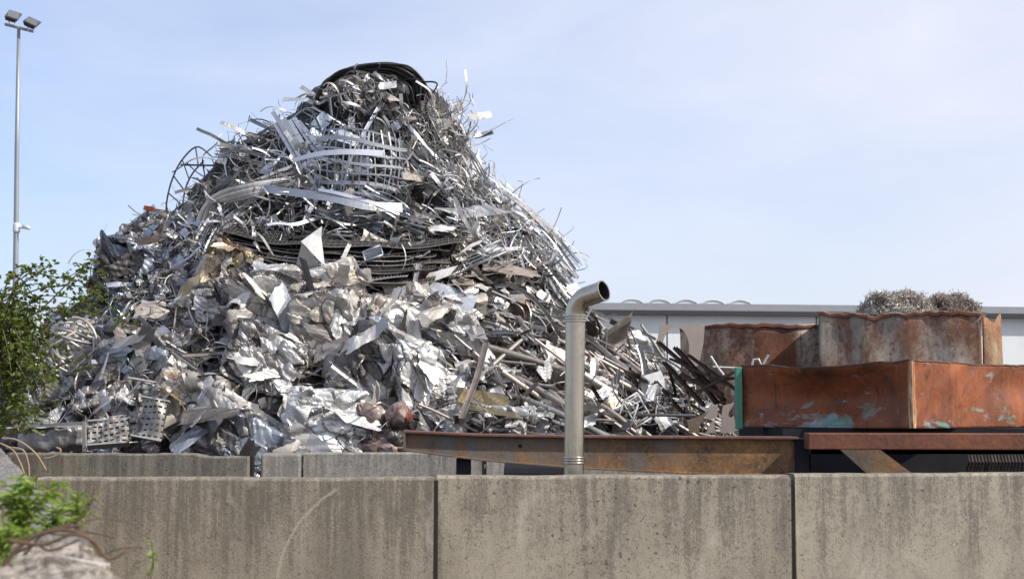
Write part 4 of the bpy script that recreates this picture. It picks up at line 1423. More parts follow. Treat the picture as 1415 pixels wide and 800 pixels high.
# sagging mesh layers: weathered sheets of welded mesh, one over the other
GM = 'sagging mesh layers across the heap'
lay = []
for q in range(9):
    y_ = 318 + q * 6.0
    lay.append((312 + 4 * (q % 3) + (q // 3) * 12, y_ + 4, 440 + 10 * (q % 4), y_ + 22 + 3 * (q % 2), 640 - 14 * (q % 4) - 5 * q, y_ + 20 + 2 * (q % 3), q))
for (x0, y0, x1, y1, x2, y2, q) in lay:
    mb, cl_ = MB(), MB()
    nU, nW = 44, 7
    pts2 = spline(np.array([(x0, y0, 0), ((x0 + x1) / 2, (y0 + y1) / 2 + 6, 0), (x1, y1, 0), ((x1 + x2) / 2, (y1 + y2) / 2 + 4, 0), (x2, y2, 0)]), nU)
    Ya, Yb_, Yc_ = hit(x0 + 10, y0)[0][1], hit(x1, y1)[0][1], hit(x2 - 10, y2)[0][1]
    G = np.zeros((nU, nW, 3))
    for i in range(nU):
        t = i / (nU - 1)
        hY = np.interp(t, [0, 0.5, 1], [Ya, Yb_, Yc_]) - 0.42 + 0.03 * math.sin(q * 2.1)
        base = at(pts2[i, 0], pts2[i, 1] + 1.2 * math.sin(i * 0.55 + q * 1.7), hY)
        for j_ in range(nW):
            f = j_ / (nW - 1)
            G[i, j_] = base + np.array([0.03 * math.sin(i * 0.9 + q) * f, f * 0.75, 0.26 * f + 0.015 * math.sin(i * 0.5 + q * 2 + f * 3)])
    for j_ in range(nW):
        mb.add(tube(G[:, j_] + (0, 0, 0.006), 0.006 if j_ else 0.009, 5), 0)
    for i in range(0, nU):
        mb.add(tube(G[i] + (0, 0, 0.008), 0.005, 4), 0)
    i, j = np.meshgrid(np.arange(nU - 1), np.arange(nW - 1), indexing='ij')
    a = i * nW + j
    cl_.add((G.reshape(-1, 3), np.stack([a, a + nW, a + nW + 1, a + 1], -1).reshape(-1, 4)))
    ms = mb.obj('mesh_sheet', [MESHM, DARKM, MESHM, ALD][q % 4], None, True)
    tag(ms, 'weathered wire mesh sheet in the sagging layers under the cage', 'wire mesh', GM)
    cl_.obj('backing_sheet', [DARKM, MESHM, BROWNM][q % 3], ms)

# comb of curved ribs on the shoulder
GCm = 'curved ribs fanned on the shoulder'
for q in range(9):
    P = spline([at(268 + q * 3, 352 - q * 4, 16.9), at(274 + q * 3, 300 - q * 3, 16.8), at(300 + q * 2, 268 + q * 1.5, 16.75), at(350, 254 + q * 2.2, 16.75), at(402 - q * 4, 246 + q * 2.5, 17.0)], 22)
    mb = MB()
    P, T, N, B = frames(P)
    mb.add(sweep(P, T, N, B, rectcs(0.006, 0.03), True, None, True))
    tag(mb.obj('curved_rib', [AL, ALB, ALD][q % 3]), 'long curved rib sweeping over the shoulder beside the bowed ladder frame', 'metal strip', GCm)

# long strips lying side by side in bundles
for (pts, n_, sp_, mts, lb, gp) in (
        ([(592, 148), (618, 185), (648, 232), (668, 280)], 10, 26, (AL, ALD, AL), 'long pale strip combed down the steep side of the summit tangle', 'long strips below the summit'),
        ([(560, 200), (596, 232), (630, 262), (650, 292)], 9, 24, (ALD, AL, ALB), 'long strip in the bundle between the cage and the leaning white plate', 'long strips beside the cage'),
        ([(662, 256), (706, 288), (752, 330), (792, 378)], 13, 34, (AL, ALD, PALE), 'long pale strip in the upper bundle drooping towards the vent pipe', 'long strips drooping towards the vent pipe'),
        ([(668, 300), (712, 326), (752, 352), (786, 396)], 11, 30, (AL, PALE, ALD), 'long pale strip in the lower bundle drooping over the tube pile', 'long strips drooping over the tube pile'),
        ([(412, 244), (350, 268), (296, 308), (268, 368)], 12, 34, (ALD, ALB, AL), 'long strip sweeping off the shoulder beside the curved ribs', 'long strips sweeping off the shoulder'),
        ([(300, 208), (344, 214), (392, 232), (436, 262)], 9, 24, (ALB, ALD, AL), 'long strip on the crest of the shoulder above the curved ribs', 'long strips on the crest of the shoulder'),
        ([(440, 290), (480, 300), (530, 304), (590, 322)], 9, 22, (ALB, ALD, ALD), 'long level strip lying between the cage and the mesh layers', 'long strips under the cage')):
    pa = np.array(pts, float)
    tdir = norm(pa[-1] - pa[0])
    nd = np.array([-tdir[1], tdir[0]])
    for q in range(n_):
        o2 = (q / (n_ - 1) - 0.5) * sp_
        kk = R.uniform(0.0, 0.25)
        ctl = []
        for i, p2 in enumerate(pa):
            x, y = p2 + nd * (o2 * (0.75 + 0.2 * i) + R.normal(0, 2.0)) + tdir * (kk * 30 - 4)
            hh_ = hit(x, y)
            ctl.append(at(x, y, min(hh_[0][1], 18.3) - U(0.10, 0.30)))
        P = spline(ctl, 22)
        P, T, N, B = frames(P)
        ph = U(0, PI)
        tw_ = ph + np.linspace(0, U(-0.8, 0.8), 22)
        N2 = N * np.cos(tw_)[:, None] + B * np.sin(tw_)[:, None]
        mb = MB()
        mb.add(sweep(P, T, N2, np.cross(N2, T), rectcs(U(0.018, 0.04), 0.004), True, None, True))
        tag(mb.obj('long_strip', mts[q % 3]), lb, 'long strip', gp)

# tall wire at the summit
mb = MB()
mb.add(tube(np.array([at(616, 116, 18.3), at(618, 98, 18.3), at(617, 82, 18.3)]), 0.006, 5))
tag(mb.obj('upright_wire', ALD), 'single thin wire standing up from the summit', 'wire')

# coil of bare tubes behind the bramble
hY = hit(100, 485)[0][1] - 0.62
tc = empty('tube_coil', at(100, 485, hY))
tag(tc, 'tangled ball of bent pale tubes behind the bramble', 'tube coil')
for q in range(22):
    a0_ = U(0, 2 * PI)
    aa = np.linspace(a0_, a0_ + U(2.5, 5.0), 26)
    rx, rz_ = U(0.18, 0.34), U(0.16, 0.34)
    ax_ = np.linalg.qr(np.eye(3) + R.normal(0, 0.35, (3, 3)))[0]
    P = np.stack([np.cos(aa) * rx, 0.10 * np.sin(aa * 1.7 + q) - 0.05, np.sin(aa) * rz_], 1) @ ax_.T
    mb = MB()
    mb.add(tube(P, U(0.011, 0.019), 7, True))
    mb.obj('bent_tube', [AL, ALD, WARM][q % 3], tc, True)

# flattened box and slotted panels on the back wall
Yf = 13.75


def slotted(px, py, w_px, h_px, ang, rows, cols, label, Y, tilt):
    s = Y / FPX
    W_, H_ = w_px * s, h_px * s
    o = empty('vented_sheet', at(px, py, Y))
    tag(o, label, 'vented sheet')
    d = np.array([math.cos(ang), 0, math.sin(ang)])
    nn = norm(np.array([tilt[0], -1, tilt[1]]))
    t = norm(d - nn * (d @ nn))
    o.matrix_world = M4(mat4(at(px, py, Y), t, np.cross(nn, t), nn))
    mb = MB()
    n = cols * 3 + 1
    k = rows * 3 + 1
    gx, gy = np.meshgrid(np.linspace(-W_ / 2, W_ / 2, n), np.linspace(-H_ / 2, H_ / 2, k), indexing='ij')
    gz = 0.05 * np.sin(gx / W_ * 3.4) + 0.03 * np.sin(gy / H_ * 4) + (crease(np.stack([gx.ravel(), gy.ravel()], 1), 4, 3.0, 0.022)).reshape(gx.shape)
    V = np.stack([gx * (1 - 0.2 * gy / H_), gy, gz], -1).reshape(-1, 3)
    F = []
    for i in range(n - 1):
        for j_ in range(k - 1):
            if i % 3 != 1 and j_ % 3 == 1:
                continue
            F.append((i * k + j_, (i + 1) * k + j_, (i + 1) * k + j_ + 1, i * k + j_ + 1))
    mb.add((V, np.array(F)))
    p_ = mb.obj('slotted_skin', SLOTM, o)
    sd = p_.modifiers.new('thickness', 'SOLIDIFY')
    sd.thickness = 0.006
    for sgn in (-1, 1):
        mb = MB()
        mb.add(box(-W_ / 2, W_ / 2, sgn * H_ / 2 - 0.008, sgn * H_ / 2 + 0.008, -0.05, 0.02))
        mb.obj('edge_rail', AL, o)
    mb = MB()
    mb.add(box(-W_ / 2 + 0.01, W_ / 2 - 0.01, -H_ / 2 + 0.012, H_ / 2 - 0.012, -0.075, -0.07))
    mb.obj('backing', DARKM, o)
    return o


slotted(208, 578, 40, 56, rad_(-10), 7, 5, 'white slotted panel standing upright before the cream bale', Yf - 0.1, (0.1, 0.25))
slotted(150, 597, 56, 40, rad_(10), 6, 7, 'white slotted panel lying flat beside the flattened metal box', Yf, (0.1, 0.7))
hb = MB()
p0 = at(72, 606, Yf)
hb.add(g_bale(98 / FPX * Yf, 0.55, 34 / FPX * Yf, 18, 0.022, 4.0), 0)
fb = hb.obj('flattened_box', [ALD])
fb.location = p0 + np.array([0, 0.25, 0])
fb.rotation_euler = (0, rad_(-3), 0)
tag(fb, 'flattened metal appliance box lying behind the back wall below the bramble', 'metal box')
lid = MB()
lid.add(g_sheet(96 / FPX * Yf, 0.5, 14, 10, 1, 0.1, 0.012, 3, 4, 0.04))
lo = lid.obj('lid', PALE, fb)
lo.location = (0.0, -0.1, 16 / FPX * Yf)
rm = MB()
rm.add(bar(np.array([(-48 / FPX * Yf, -0.33, 0.13), (48 / FPX * Yf, -0.33, 0.13)]), 0.03, 0.03))
rm.add(bar(np.array([(48 / FPX * Yf, -0.33, 0.14), (48 / FPX * Yf, -0.33, -0.13)]), 0.05, 0.03))
rm.obj('rim', AL, fb)

# open dark housing on the outer edge
hY = hit(158, 368)[0][1] - 0.4
c0 = at(156, 368, hY)
ob = empty('open_housing', c0)
ob.rotation_euler = (0.1, rad_(8), rad_(18))
tag(ob, 'open dark box housing on the outer edge above the bramble', 'box')
for (b_, nm) in ((box(-0.2, 0.2, 0.3, 0.31, -0.16, 0.15), 'back'), (box(-0.21, -0.2, -0.1, 0.3, -0.16, 0.15), 'side'), (box(0.2, 0.21, -0.1, 0.3, -0.16, 0.15), 'side'), (box(-0.21, 0.21, -0.12, 0.31, 0.15, 0.165), 'top'), (box(-0.21, 0.21, -0.1, 0.31, -0.175, -0.16), 'bottom')):
    mb = MB()
    mb.add(b_)
    mb.obj(nm, [ALD, BLUED][nm != 'top'], ob)

# red motor housings
GMo = 'crushed drums by the beam end'
for (x, y, w_, h_, mts, lb, ry) in ((512, 582, 40, 46, (PINK, PINK, WARM), 'crushed grey pink drum highest of four by the beam end', 20), (552, 578, 32, 28, (REDP, REDP, PINK), 'crushed faded red drum nearest the white foil bale', -30), (540, 608, 44, 34, (PINK, DARKM, PINK), 'crushed brownish drum lowest by the beam end', 10), (510, 612, 22, 26, (REDP, PINK, DARKM), 'small crushed drum with red paint beside the silver cube bale', -10)):
    Y = 14.15
    s = Y / FPX
    o = empty('crushed_drum', at(x, y, Y))
    o.rotation_euler = (rad_(U(-20, 20)), rad_(ry), rad_(U(-20, 20)))
    tag(o, lb, 'drum', GMo)
    V, F, mi = g_pressed(w_ * s, 0.3, h_ * s, 40, 7, 0.016, None, 3, 2.8, 0.0)
    mb = MB()
    mb.add((V, F), mi)
    mb.obj('casing', mts, o, True)

# white plate with a slot, oven racks, wire racks
Yp = hit(902, 530)[0][1] - 0.5
pl = empty('slotted_plate', at(902, 530, Yp))
tag(pl, 'white plate with one dark slot lying on the tube pile', 'metal plate')
pl.rotation_euler = (rad_(-28), rad_(-16), rad_(12))
mb = MB()
W_, H_ = 0.145, 0.12
for b_ in (box(-W_, W_, -0.004, 0.004, -H_, -0.03), box(-W_, W_, -0.004, 0.004, 0.0, H_), box(-W_, -0.06, -0.004, 0.004, -0.03, 0.0), box(0.07, W_, -0.004, 0.004, -0.03, 0.0)):
    mb.add(b_)
mb.obj('plate', WHITE, pl)
mb = MB()
mb.add(bar(np.array([(-0.06, -0.012, -0.03), (0.07, -0.012, -0.03)]), 0.008, 0.012))
mb.add(box(-0.062, 0.072, 0.006, 0.008, -0.032, 0.002))
mb.obj('slot_rim', DARKM, pl)


def rack(px, py, w_px, h_px, n, label, rot, Y, mat=WHITE):
    s = Y / FPX
    W_, H_ = w_px * s / 2, h_px * s / 2
    o = empty('wire_rack', at(px, py, Y))
    o.rotation_euler = tuple(rad_(r) for r in rot)
    tag(o, label, 'wire rack', 'wire racks by the tube pile')
    mb = MB()
    for a, b in (((-W_, -H_), (W_, -H_)), ((W_, -H_), (W_, H_)), ((W_, H_), (-W_, H_)), ((-W_, H_), (-W_, -H_))):
        mb.add(tube(np.array([(a[0], 0, a[1]), (b[0], 0, b[1])]), 0.010, 6, True))
    mb.obj('frame', mat, o, True)
    mb = MB()
    for q in range(n):
        z = -H_ + 2 * H_ * (q + 0.5) / n
        mb.add(tube(np.array([(-W_, 0.004 * (q % 2), z), (0, 0.012, z), (W_, 0, z)]), 0.006, 5))
    mb.obj('wires', mat, o, True)


rack(926, 566, 36, 34, 8, 'white wire rack with level wires near the cut-out plates', (-20, 8, 10), hit(926, 566)[0][1] - 0.55)
rack(880, 566, 26, 40, 5, 'white wire rack tilted steeply in front of the tube pile', (-10, -28, 25), hit(880, 566)[0][1] - 0.55)
rack(866, 574, 20, 40, 4, 'narrow white rack leaning behind the tilted one', (5, 20, -15), hit(866, 574)[0][1] - 0.5)
rack(668, 352, 62, 24, 4, 'pale window grille lying on the ledge below the combed strips', (-35, -24, 0), hit(668, 352)[0][1] - 0.4, PALE)
rack(515, 350, 26, 20, 7, 'bluish vent grille on the sagging mesh layers', (-40, -20, 0), hit(515, 350)[0][1] - 0.55, ALB)

GH = 'torn sheets hanging over the gap in the back wall'
for (x, y, w_, h_, an) in ((404, 632, 40, 18, -70), (412, 640, 34, 14, -60), (398, 622, 36, 22, 30), (420, 628, 30, 16, -40)):
    sheet_at('torn_sheet', x, y, w_, h_, rad_(an), [AL, ALD, WARM, FOIL][x % 4], 'torn crumpled sheet hanging over the gap in the back wall', 'crumpled sheet', dY=13.2, tilt=(U(-0.4, 0.4), U(0, 0.4)), folds=2, cr=0.02, k=4, n=(16, 10), jag=0.12, group=GH)

# big tubes that read one by one behind the vent pipe
GT = 'long stainless tubes across the tube pile'
for (x0, y0, x1, y1, r_) in ((675, 480, 780, 512, 6), (700, 490, 800, 528, 6), (716, 440, 742, 480, 6), (740, 500, 850, 548, 6), (805, 518, 850, 545, 8), (800, 500, 878, 540, 6), (640, 540, 720, 470, 4), (760, 540, 800, 590, 6), (830, 560, 870, 590, 5), (660, 500, 780, 560, 5), (840, 480, 930, 550, 5), (816, 470, 905, 540, 5), (860, 500, 900, 545, 6), (770, 470, 860, 515, 5)):
    Y0, Y1 = (hit(x0, y0) or hit(x1, y1))[0][1] - 0.25, (hit(x1, y1) or hit(x0, y0))[0][1] - 0.3
    a, b = at(x0, y0, Y0), at(x1, y1, Y1)
    mid = (a + b) / 2 + R.normal(0, 0.02, 3)
    P = spline([a, mid, b], 12)
    Pf = frames(P)
    V, F = sweep(*Pf, circ(r_ * 0.0066, 14), True)
    V2, F2 = sweep(*Pf, circ(r_ * 0.0066 - 0.003, 14), True)
    mb = MB()
    mb.add((V, F))
    mb.add((V2, F2[:, ::-1]))
    tag(mb.obj('stainless_tube', STEEL, None, True), 'long thick stainless tube lying across the tube pile behind the vent pipe', 'metal tube', GT)

# upright bent profile in front of the tube pile
mb = MB()
mb.add(sweep(*frames(spline([at(672, 474, 14.6), at(660, 520, 14.3), at(646, 556, 14.1), at(638, 578, 14.0)], 12)), [(-0.03, 0.02), (-0.03, 0), (0.03, 0), (0.03, 0.02)], False))
tag(mb.obj('bent_channel', STEEL), 'bent steel channel standing upright before the gold sheet', 'metal profile')


# plates with circular cut-outs
a_ = [math.radians(t) for t in range(185, -62, -9)]
arc_ = [(934 + 18.5 * math.cos(t), 482 - 30 * math.sin(t)) for t in a_]
poly_plate('cut_out_plate', [(912, 448)] + [(974, 449.5), (972, 475), (966, 504), (950, 512)][0:4] + arc_[::-1] + [(908, 472)], 17.4, TAUPE, 'tall taupe plate with a large round cut-out before the rusty skip', 'steel plate', th=0.012, group='steel plates with round cut-outs')
GPc = 'steel plates with round cut-outs'
for (pts, Y, lb, mt) in (([(950, 581), (966, 575), (981.5, 567), (976, 573), (971, 580), (967, 589), (966, 598), (952, 598)], 14.1, 'tan fin-shaped cut-out plate nearest the white racks', TAN),
                         ([(977, 598), (979, 590), (983, 584), (987, 580), (987.5, 598)], 14.15, 'smallest taupe cut-out plate beside the tan fin', TAUPE),
                         ([(975, 563), (992, 558), (991.6, 574), (988, 577), (980, 580), (974, 576)], 14.4, 'taupe cut-out plate standing behind the tan fin', TAUPE),
                         ([(996, 598), (997, 577), (998, 566), (999.5, 560), (1015, 556), (1012, 562), (1008, 568), (1006, 574), (1010, 577), (1014, 574), (1016, 584), (1015, 598)], 14.3, 'taupe plate with scooped edges touching the green container post', TAUPE)):
    poly_plate('cut_out_plate', pts, Y, mt, lb, 'steel plate', th=0.010, group=GPc)
GI = 'long dark iron bars leaning under the tall cut-out plate'
for (x0, y0, x1, y1, w_) in ((908, 474, 962, 520, 0.035), (931, 482, 1000, 556, 0.04), (936, 484, 956, 506, 0.03), (950, 492, 1016, 540, 0.03), (916, 502, 972, 562, 0.035), (946, 500, 990, 560, 0.045), (965, 530, 1018, 524, 0.03), (905, 528, 950, 580, 0.03), (925, 497, 1010, 535, 0.025), (955, 548, 1018, 514, 0.025), (972, 505, 1006, 572, 0.03), (940, 520, 998, 548, 0.04)):
    Y = U(14.9, 15.7)
    mb = MB()
    P, T, N, B = frames(np.linspace(at(x0, y0, Y + 0.25), at(x1, y1, Y - 0.25), 5))
    mb.add(sweep(P, T, N, B, [(-w_ / 2, w_), (-w_ / 2, 0), (w_ / 2, 0), (w_ / 2, w_)], False))
    tag(mb.obj('iron_bar', BROWNM), 'long dark brown iron channel leaning under the tall cut-out plate', 'iron bar', GI)
for P, mt, lb in (([(982, 492), (992, 508), (1000, 518)], WHITE, 'short white bracket among the dark iron bars'), ([(985, 507), (1005, 508), (1026, 509)], AL, 'thin level rod reaching to the green container post'), ([(1038, 508), (1041, 497), (1048, 496), (1053, 506), (1062, 490)], AL, 'bent white wire standing behind the orange container')):
    mb = MB()
    mb.add(tube(np.array([at(x, y, 13.6) for x, y in P]), 0.012, 6, True))
    tag(mb.obj('bent_rod', mt), lb, 'rod')

# ------------------------------------------------------------------ vent pipe
m, nt, p = new_mat('galvanised_pipe')
v = nt.coord()
vs = nt.coord((14, 14, 1.2))
n1 = nt.noise(vs, 1.2, 6, 0.6)
n2 = nt.noise(v, 24, 5, 0.65)
sp = nt.noise(v, 9, 6, 0.7)
cc = nt.mix(nt.step(n1, 0.3, 0.7), (0.44, 0.39, 0.31), (0.60, 0.54, 0.44))
cc = nt.mix(nt.step(sp, 0.56, 0.70, 0, 0.6), cc, (0.25, 0.18, 0.10))
nt.set(p.inputs['Base Color'], cc)
p.inputs['Metallic'].default_value = 1.0
nt.set(p.inputs['Roughness'], nt.step(n1, 0.3, 0.7, 0.22, 0.34))
nt.set(p.inputs['Normal'], nt.bump(sp, 0.08, 0.02))
PIPE = m
m, nt, p = new_mat('pipe_inside')
nt.set(p.inputs['Base Color'], nt.mix(nt.noise(nt.coord(), 20), (0.01, 0.01, 0.01), (0.03, 0.027, 0.024)))
p.inputs['Roughness'].default_value = 0.9
HOLE_BLACK = m  # near-black colour for the pipe lining and the bolt hole
Yv = 8.75
vb = at(793, 660, Yv)
vp = empty('vent_pipe', (vb[0], Yv, 0))
tag(vp, 'tall galvanised vent pipe with a bent open top behind the front wall', 'vent pipe')
rp = 13.6 / FPX * Yv
zt = at(794, 436, Yv)[2]
x_off = at(795, 440, Yv)[0] - vb[0]
mb = MB()
P = np.array([(0, 0, 0.0), (0, 0, 1.0), (0, 0, vb[2]), (x_off * 0.5, 0, (vb[2] + zt) / 2), (x_off, 0, zt - 0.005)])
mb.add(tube(P, rp, 40))
mb.obj('shaft', PIPE, vp, True)
mb = MB()
mb.add(sweep(*frames(np.array([(-rp * 0.55, -rp * 0.845, 0.0), (x_off - rp * 0.55, -rp * 0.845, zt - 0.06)])), rectcs(0.010, 0.005), True, None, True))
mb.obj('seam', PIPE, vp)
# elbow in segments, bent to the side and a little to the camera
el = []
ra_ = 0.115
dirv = norm(np.array([0.80, -0.60, 0.0]))
for q in range(15):
    t = q / 14 * rad_(79)
    el.append(np.array([x_off, 0, zt]) + dirv * ra_ * (1 - math.cos(t)) + np.array([0, 0, ra_ * math.sin(t)]))
el = np.array(el)
tend = norm(el[-1] - el[-2])
el = np.vstack([el, el[-1] + tend * 0.05, el[-1] + tend * 0.115])
mb = MB()
mb.add(tube(el, rp * 1.03, 40))
mb.obj('elbow', PIPE, vp, True)
mb = MB()
mb.add(tube(el - 0.0, rp * 1.03 - 0.004, 40))
mb.obj('lining', HOLE_BLACK, vp, True)
lip = MB()
Pf = frames(np.array([el[-1] - tend * 0.002, el[-1] + tend * 0.004]))
for (ra, rb) in ((rp * 1.03 + 0.004, rp * 1.03 - 0.004),):
    V1 = np.vstack([Pf[0][1] + np.outer(np.cos(np.linspace(0, 2 * PI, 41)[:-1]), Pf[3][1]) * r + np.outer(np.sin(np.linspace(0, 2 * PI, 41)[:-1]), Pf[2][1]) * r for r in (ra, rb)])
    k_ = np.arange(40)
    lip.add((V1, np.stack([k_, (k_ + 1) % 40, (k_ + 1) % 40 + 40, k_ + 40], 1)))
    lip.add(sweep(*Pf, circ(ra, 40), True))
lip.obj('lip', PIPE, vp, True)
for (zc_, nb) in ((zt - 0.004, 3), (at(793, 632, Yv)[2], 3)):
    tr_ = MB()
    xx = x_off * (zc_ - vb[2]) / (zt - vb[2])
    for q in range(nb):
        z = zc_ - q * 0.016
        tr_.add(tube(np.array([(xx, 0, z - 0.006), (xx, 0, z - 0.002), (xx, 0, z + 0.002), (xx, 0, z + 0.006)]), rp + 0.006, 40, False, [0.975, 1.0, 1.0, 0.975]))
    tr_.obj('joint_collar', PIPE, vp, True)

# ------------------------------------------------------------------ steel beam and frame in front of the heap
RBEAM = rust('rust_beam', (0.16, 0.145, 0.125), 0.12, 0.52, (0.34, 0.165, 0.05), (0.07, 0.042, 0.026), scale=2.4)
RFLANGE = rust('rust_flange', None, 0.0, 0.6, (0.19, 0.085, 0.055), (0.10, 0.045, 0.03), scale=1.5)
RBAR = rust('rust_bar', None, 0.0, 0.6, (0.21, 0.07, 0.03), (0.10, 0.035, 0.02), scale=2.0)
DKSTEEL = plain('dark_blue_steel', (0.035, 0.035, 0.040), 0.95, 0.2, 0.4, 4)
Yb = 10.2
beam = empty('tapered_beam', (at(830, 620, Yb)[0], Yb, 0))
tag(beam, 'long rusty tapered steel beam lying in front of the heap behind the vent pipe', 'steel beam')
o_ = np.array(beam.location)
topz = lambda x: at(x, 599, Yb)[2]
web_t = [(557, 598), (668, 603), (800, 605), (950, 606), (1102, 607)]
web_b = [(557, 620), (668, 634), (800, 645), (950, 652), (1102, 655)]
mb = MB()
for i in range(4):
    f = [at(*web_b[i], Yb), at(*web_b[i + 1], Yb), at(*web_t[i + 1], Yb), at(*web_t[i], Yb)]
    b = [q + np.array([0, 0.012, 0]) for q in f]
    mb.add(hexa(np.array(f) - o_, np.array(b) - o_))
mb.obj('web', RBEAM, beam)
mb = MB()
for i in range(4):
    a, b = at(*web_t[i], Yb), at(*web_t[i + 1], Yb)
    d_ = np.array([0, 0.05, 0])
    e_ = np.array([0, 0.26, 0])
    u_ = np.array([0, 0, 0.018])
    mb.add(hexa(np.array([a - d_, b - d_, b - d_ + u_, a - d_ + u_]) - o_, np.array([a + e_, b + e_, b + e_ + u_, a + e_ + u_]) - o_))
mb.obj('top_flange', RFLANGE, beam, bevel=0.004)
mb = MB()
for i in range(4):
    a, b = at(*web_b[i], Yb), at(*web_b[i + 1], Yb)
    d_ = np.array([0, 0.035, 0])
    e_ = np.array([0, 0.2, 0])
    u_ = np.array([0, 0, -0.014])
    mb.add(hexa(np.array([a - d_ + u_, b - d_ + u_, b - d_, a - d_]) - o_, np.array([a + e_ + u_, b + e_ + u_, b + e_, a + e_]) - o_))
mb.obj('bottom_flange', RBEAM, beam, bevel=0.003)
mb = MB()
q = at(719, 616, Yb - 0.003)
mb.add(tube(np.array([q + np.array([0, 0.0, 0]), q + np.array([0, 0.006, 0])]) - o_, 0.014, 16, True))
mb.obj('bolt_hole', HOLE_BLACK, beam, True)
mb = MB()
q = at(560, 608, Yb)
mb.add(box(q[0] - 0.012 - o_[0], q[0] - o_[0] + 0.004, -0.05, 0.2, at(557, 620, Yb)[2] - 0.012, at(557, 598, Yb)[2]))
mb.obj('end_plate', RBEAM, beam)
mb = MB()
q = at(1108, 630, Yb)
mb.add(box(q[0] - 0.05 - o_[0], q[0] + 0.045 - o_[0], -0.03, 0.3, 0.0, at(1108, 606, Yb)[2]))
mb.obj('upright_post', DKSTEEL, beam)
mb = MB()
q = at(640, 640, Yb)
mb.add(box(q[0] - o_[0] - 0.05, q[0] - o_[0] + 0.05, 0.03, 0.2, 0.0, at(640, 632, Yb)[2] - 0.01))
# stands only where hidden by the front wall: short trestle under the beam
mb.obj('trestle', DKSTEEL, beam)

# dark drum lying under the beam
dr = MB()
c0 = at(745, 660, 11.0)
dr.add(tube(np.array([c0 + np.array([-0.26, 0.0, 0]), c0 + np.array([-0.24, 0, 0.0]), c0 + np.array([0.3, -0.1, 0]), c0 + np.array([0.32, -0.1, 0])]), 0.16, 24, True, [0.93, 1, 1, 0.93]))
o = dr.obj('black_drum', BLACK, None, False)
tag(o, 'black plastic drum lying under the steel beam next to the vent pipe', 'drum')
bl = MB()
bl.add(box(c0[0] - 0.5, c0[0] + 0.6, 10.8, 11.3, 0.0, c0[2] - 0.155))
tag(bl.obj('concrete_block', c5, bevel=0.02), 'concrete block carrying the black drum behind the front wall', 'concrete block')

# frame under the orange container
fr2 = empty('steel_frame', (at(1260, 640, 10.6)[0], 10.6, 0))
o_ = np.array(fr2.location)
tag(fr2, 'dark steel frame with rusty cross bar carrying the orange container', 'steel frame')
mb = MB()
a, b = at(1117, 598, 10.0), at(1560, 599, 10.0)
a2, b2 = at(1117, 621, 10.0), at(1560, 622, 10.0)
mb.add(hexa(np.array([a2, b2, b, a]) - o_, np.array([q + np.array([0, 0.16, 0]) for q in (a2, b2, b, a)]) - o_))
mb.obj('cross_bar', RBAR, fr2, bevel=0.008)
mb = MB()
a, b = at(1120, 618, 10.75), at(1560, 618, 10.75)
mb.add(box(a[0] - o_[0], b[0] - o_[0], 0.14, 0.16, 0.0, a[2]))
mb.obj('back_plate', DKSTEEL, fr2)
mb = MB()
f = [at(1199, 655, 10.3), at(1262, 655, 10.3), at(1215, 620, 10.3), at(1160, 620, 10.3)]
mb.add(hexa(np.array(f) - o_, np.array([q + np.array([0, 0.03, 0]) for q in f]) - o_))
mb.obj('diagonal_brace', RBEAM, fr2)
mb = MB()
for q in range(34):
    x = 1338 + q * 4.6
    P = np.array([at(x, 629, 10.42), at(x + 2, 638, 10.36), at(x - 1 + U(-1, 1), 648, 10.42), at(x, 656, 10.42)])
    mb.add(tube(P, 0.007, 6, True))
a, b = at(1335, 634, 10.46), at(1500, 634, 10.46)
mb.V = [v_ - o_ for v_ in mb.V]
mb.obj('spring_row', BROWNM, fr2)
mb = MB()
for dx in (1130, 1550):
    a = at(dx, 600, 10.5)
    mb.add(box(a[0] - o_[0] - 0.05, a[0] - o_[0] + 0.05, 0.3, 0.4, 0, a[2] - 0.02))
mb.obj('support_leg', DKSTEEL, fr2)
# deck that carries the tray, thick and near-black to stand for the shadow gap
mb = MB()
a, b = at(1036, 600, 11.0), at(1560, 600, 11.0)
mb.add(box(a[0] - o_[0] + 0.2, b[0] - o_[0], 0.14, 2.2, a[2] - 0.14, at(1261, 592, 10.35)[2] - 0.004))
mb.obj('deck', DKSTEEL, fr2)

# ------------------------------------------------------------------ orange container: bent open steel tray seen on its corner
m, nt, p = new_mat('orange_rust')
v = nt.coord()
vs = nt.coord((7, 7, 0.9))
a_ = nt.noise(v, 1.6, 8, 0.6, 0.7)
b_ = nt.noise(vs, 1.4, 7, 0.65, 0.2)
f_ = nt.noise(v, 34, 5, 0.7)
c_ = nt.mix(nt.step(a_, 0.36, 0.62), (0.09, 0.030, 0.013), (0.34, 0.095, 0.023))
c_ = nt.mix(nt.step(b_, 0.42, 0.68, 0, 0.7), c_, (0.21, 0.052, 0.014))
c_ = nt.mix(nt.step(f_, 0.52, 0.72, 0, 0.5), c_, (0.36, 0.115, 0.032))
c_ = nt.mix(nt.step(f_, 0.48, 0.28, 0, 0.5), c_, (0.07, 0.022, 0.012))
g_ = nt.noise(nt.coord((16, 16, 1.1), loc=(1, 5, 2)), 1.2, 6, 0.7, 0.3)
c_ = nt.mix(nt.step(g_, 0.55, 0.68, 0, 0.7), c_, (0.06, 0.024, 0.014))
c_ = nt.mix(nt.math('MULTIPLY', nt.step(nt.noise(nt.coord((1, 1, 1), loc=(9, 3, 4)), 3.2, 9, 0.75, 0.9), 0.57, 0.63), 0.75), c_, (0.05, 0.022, 0.014))
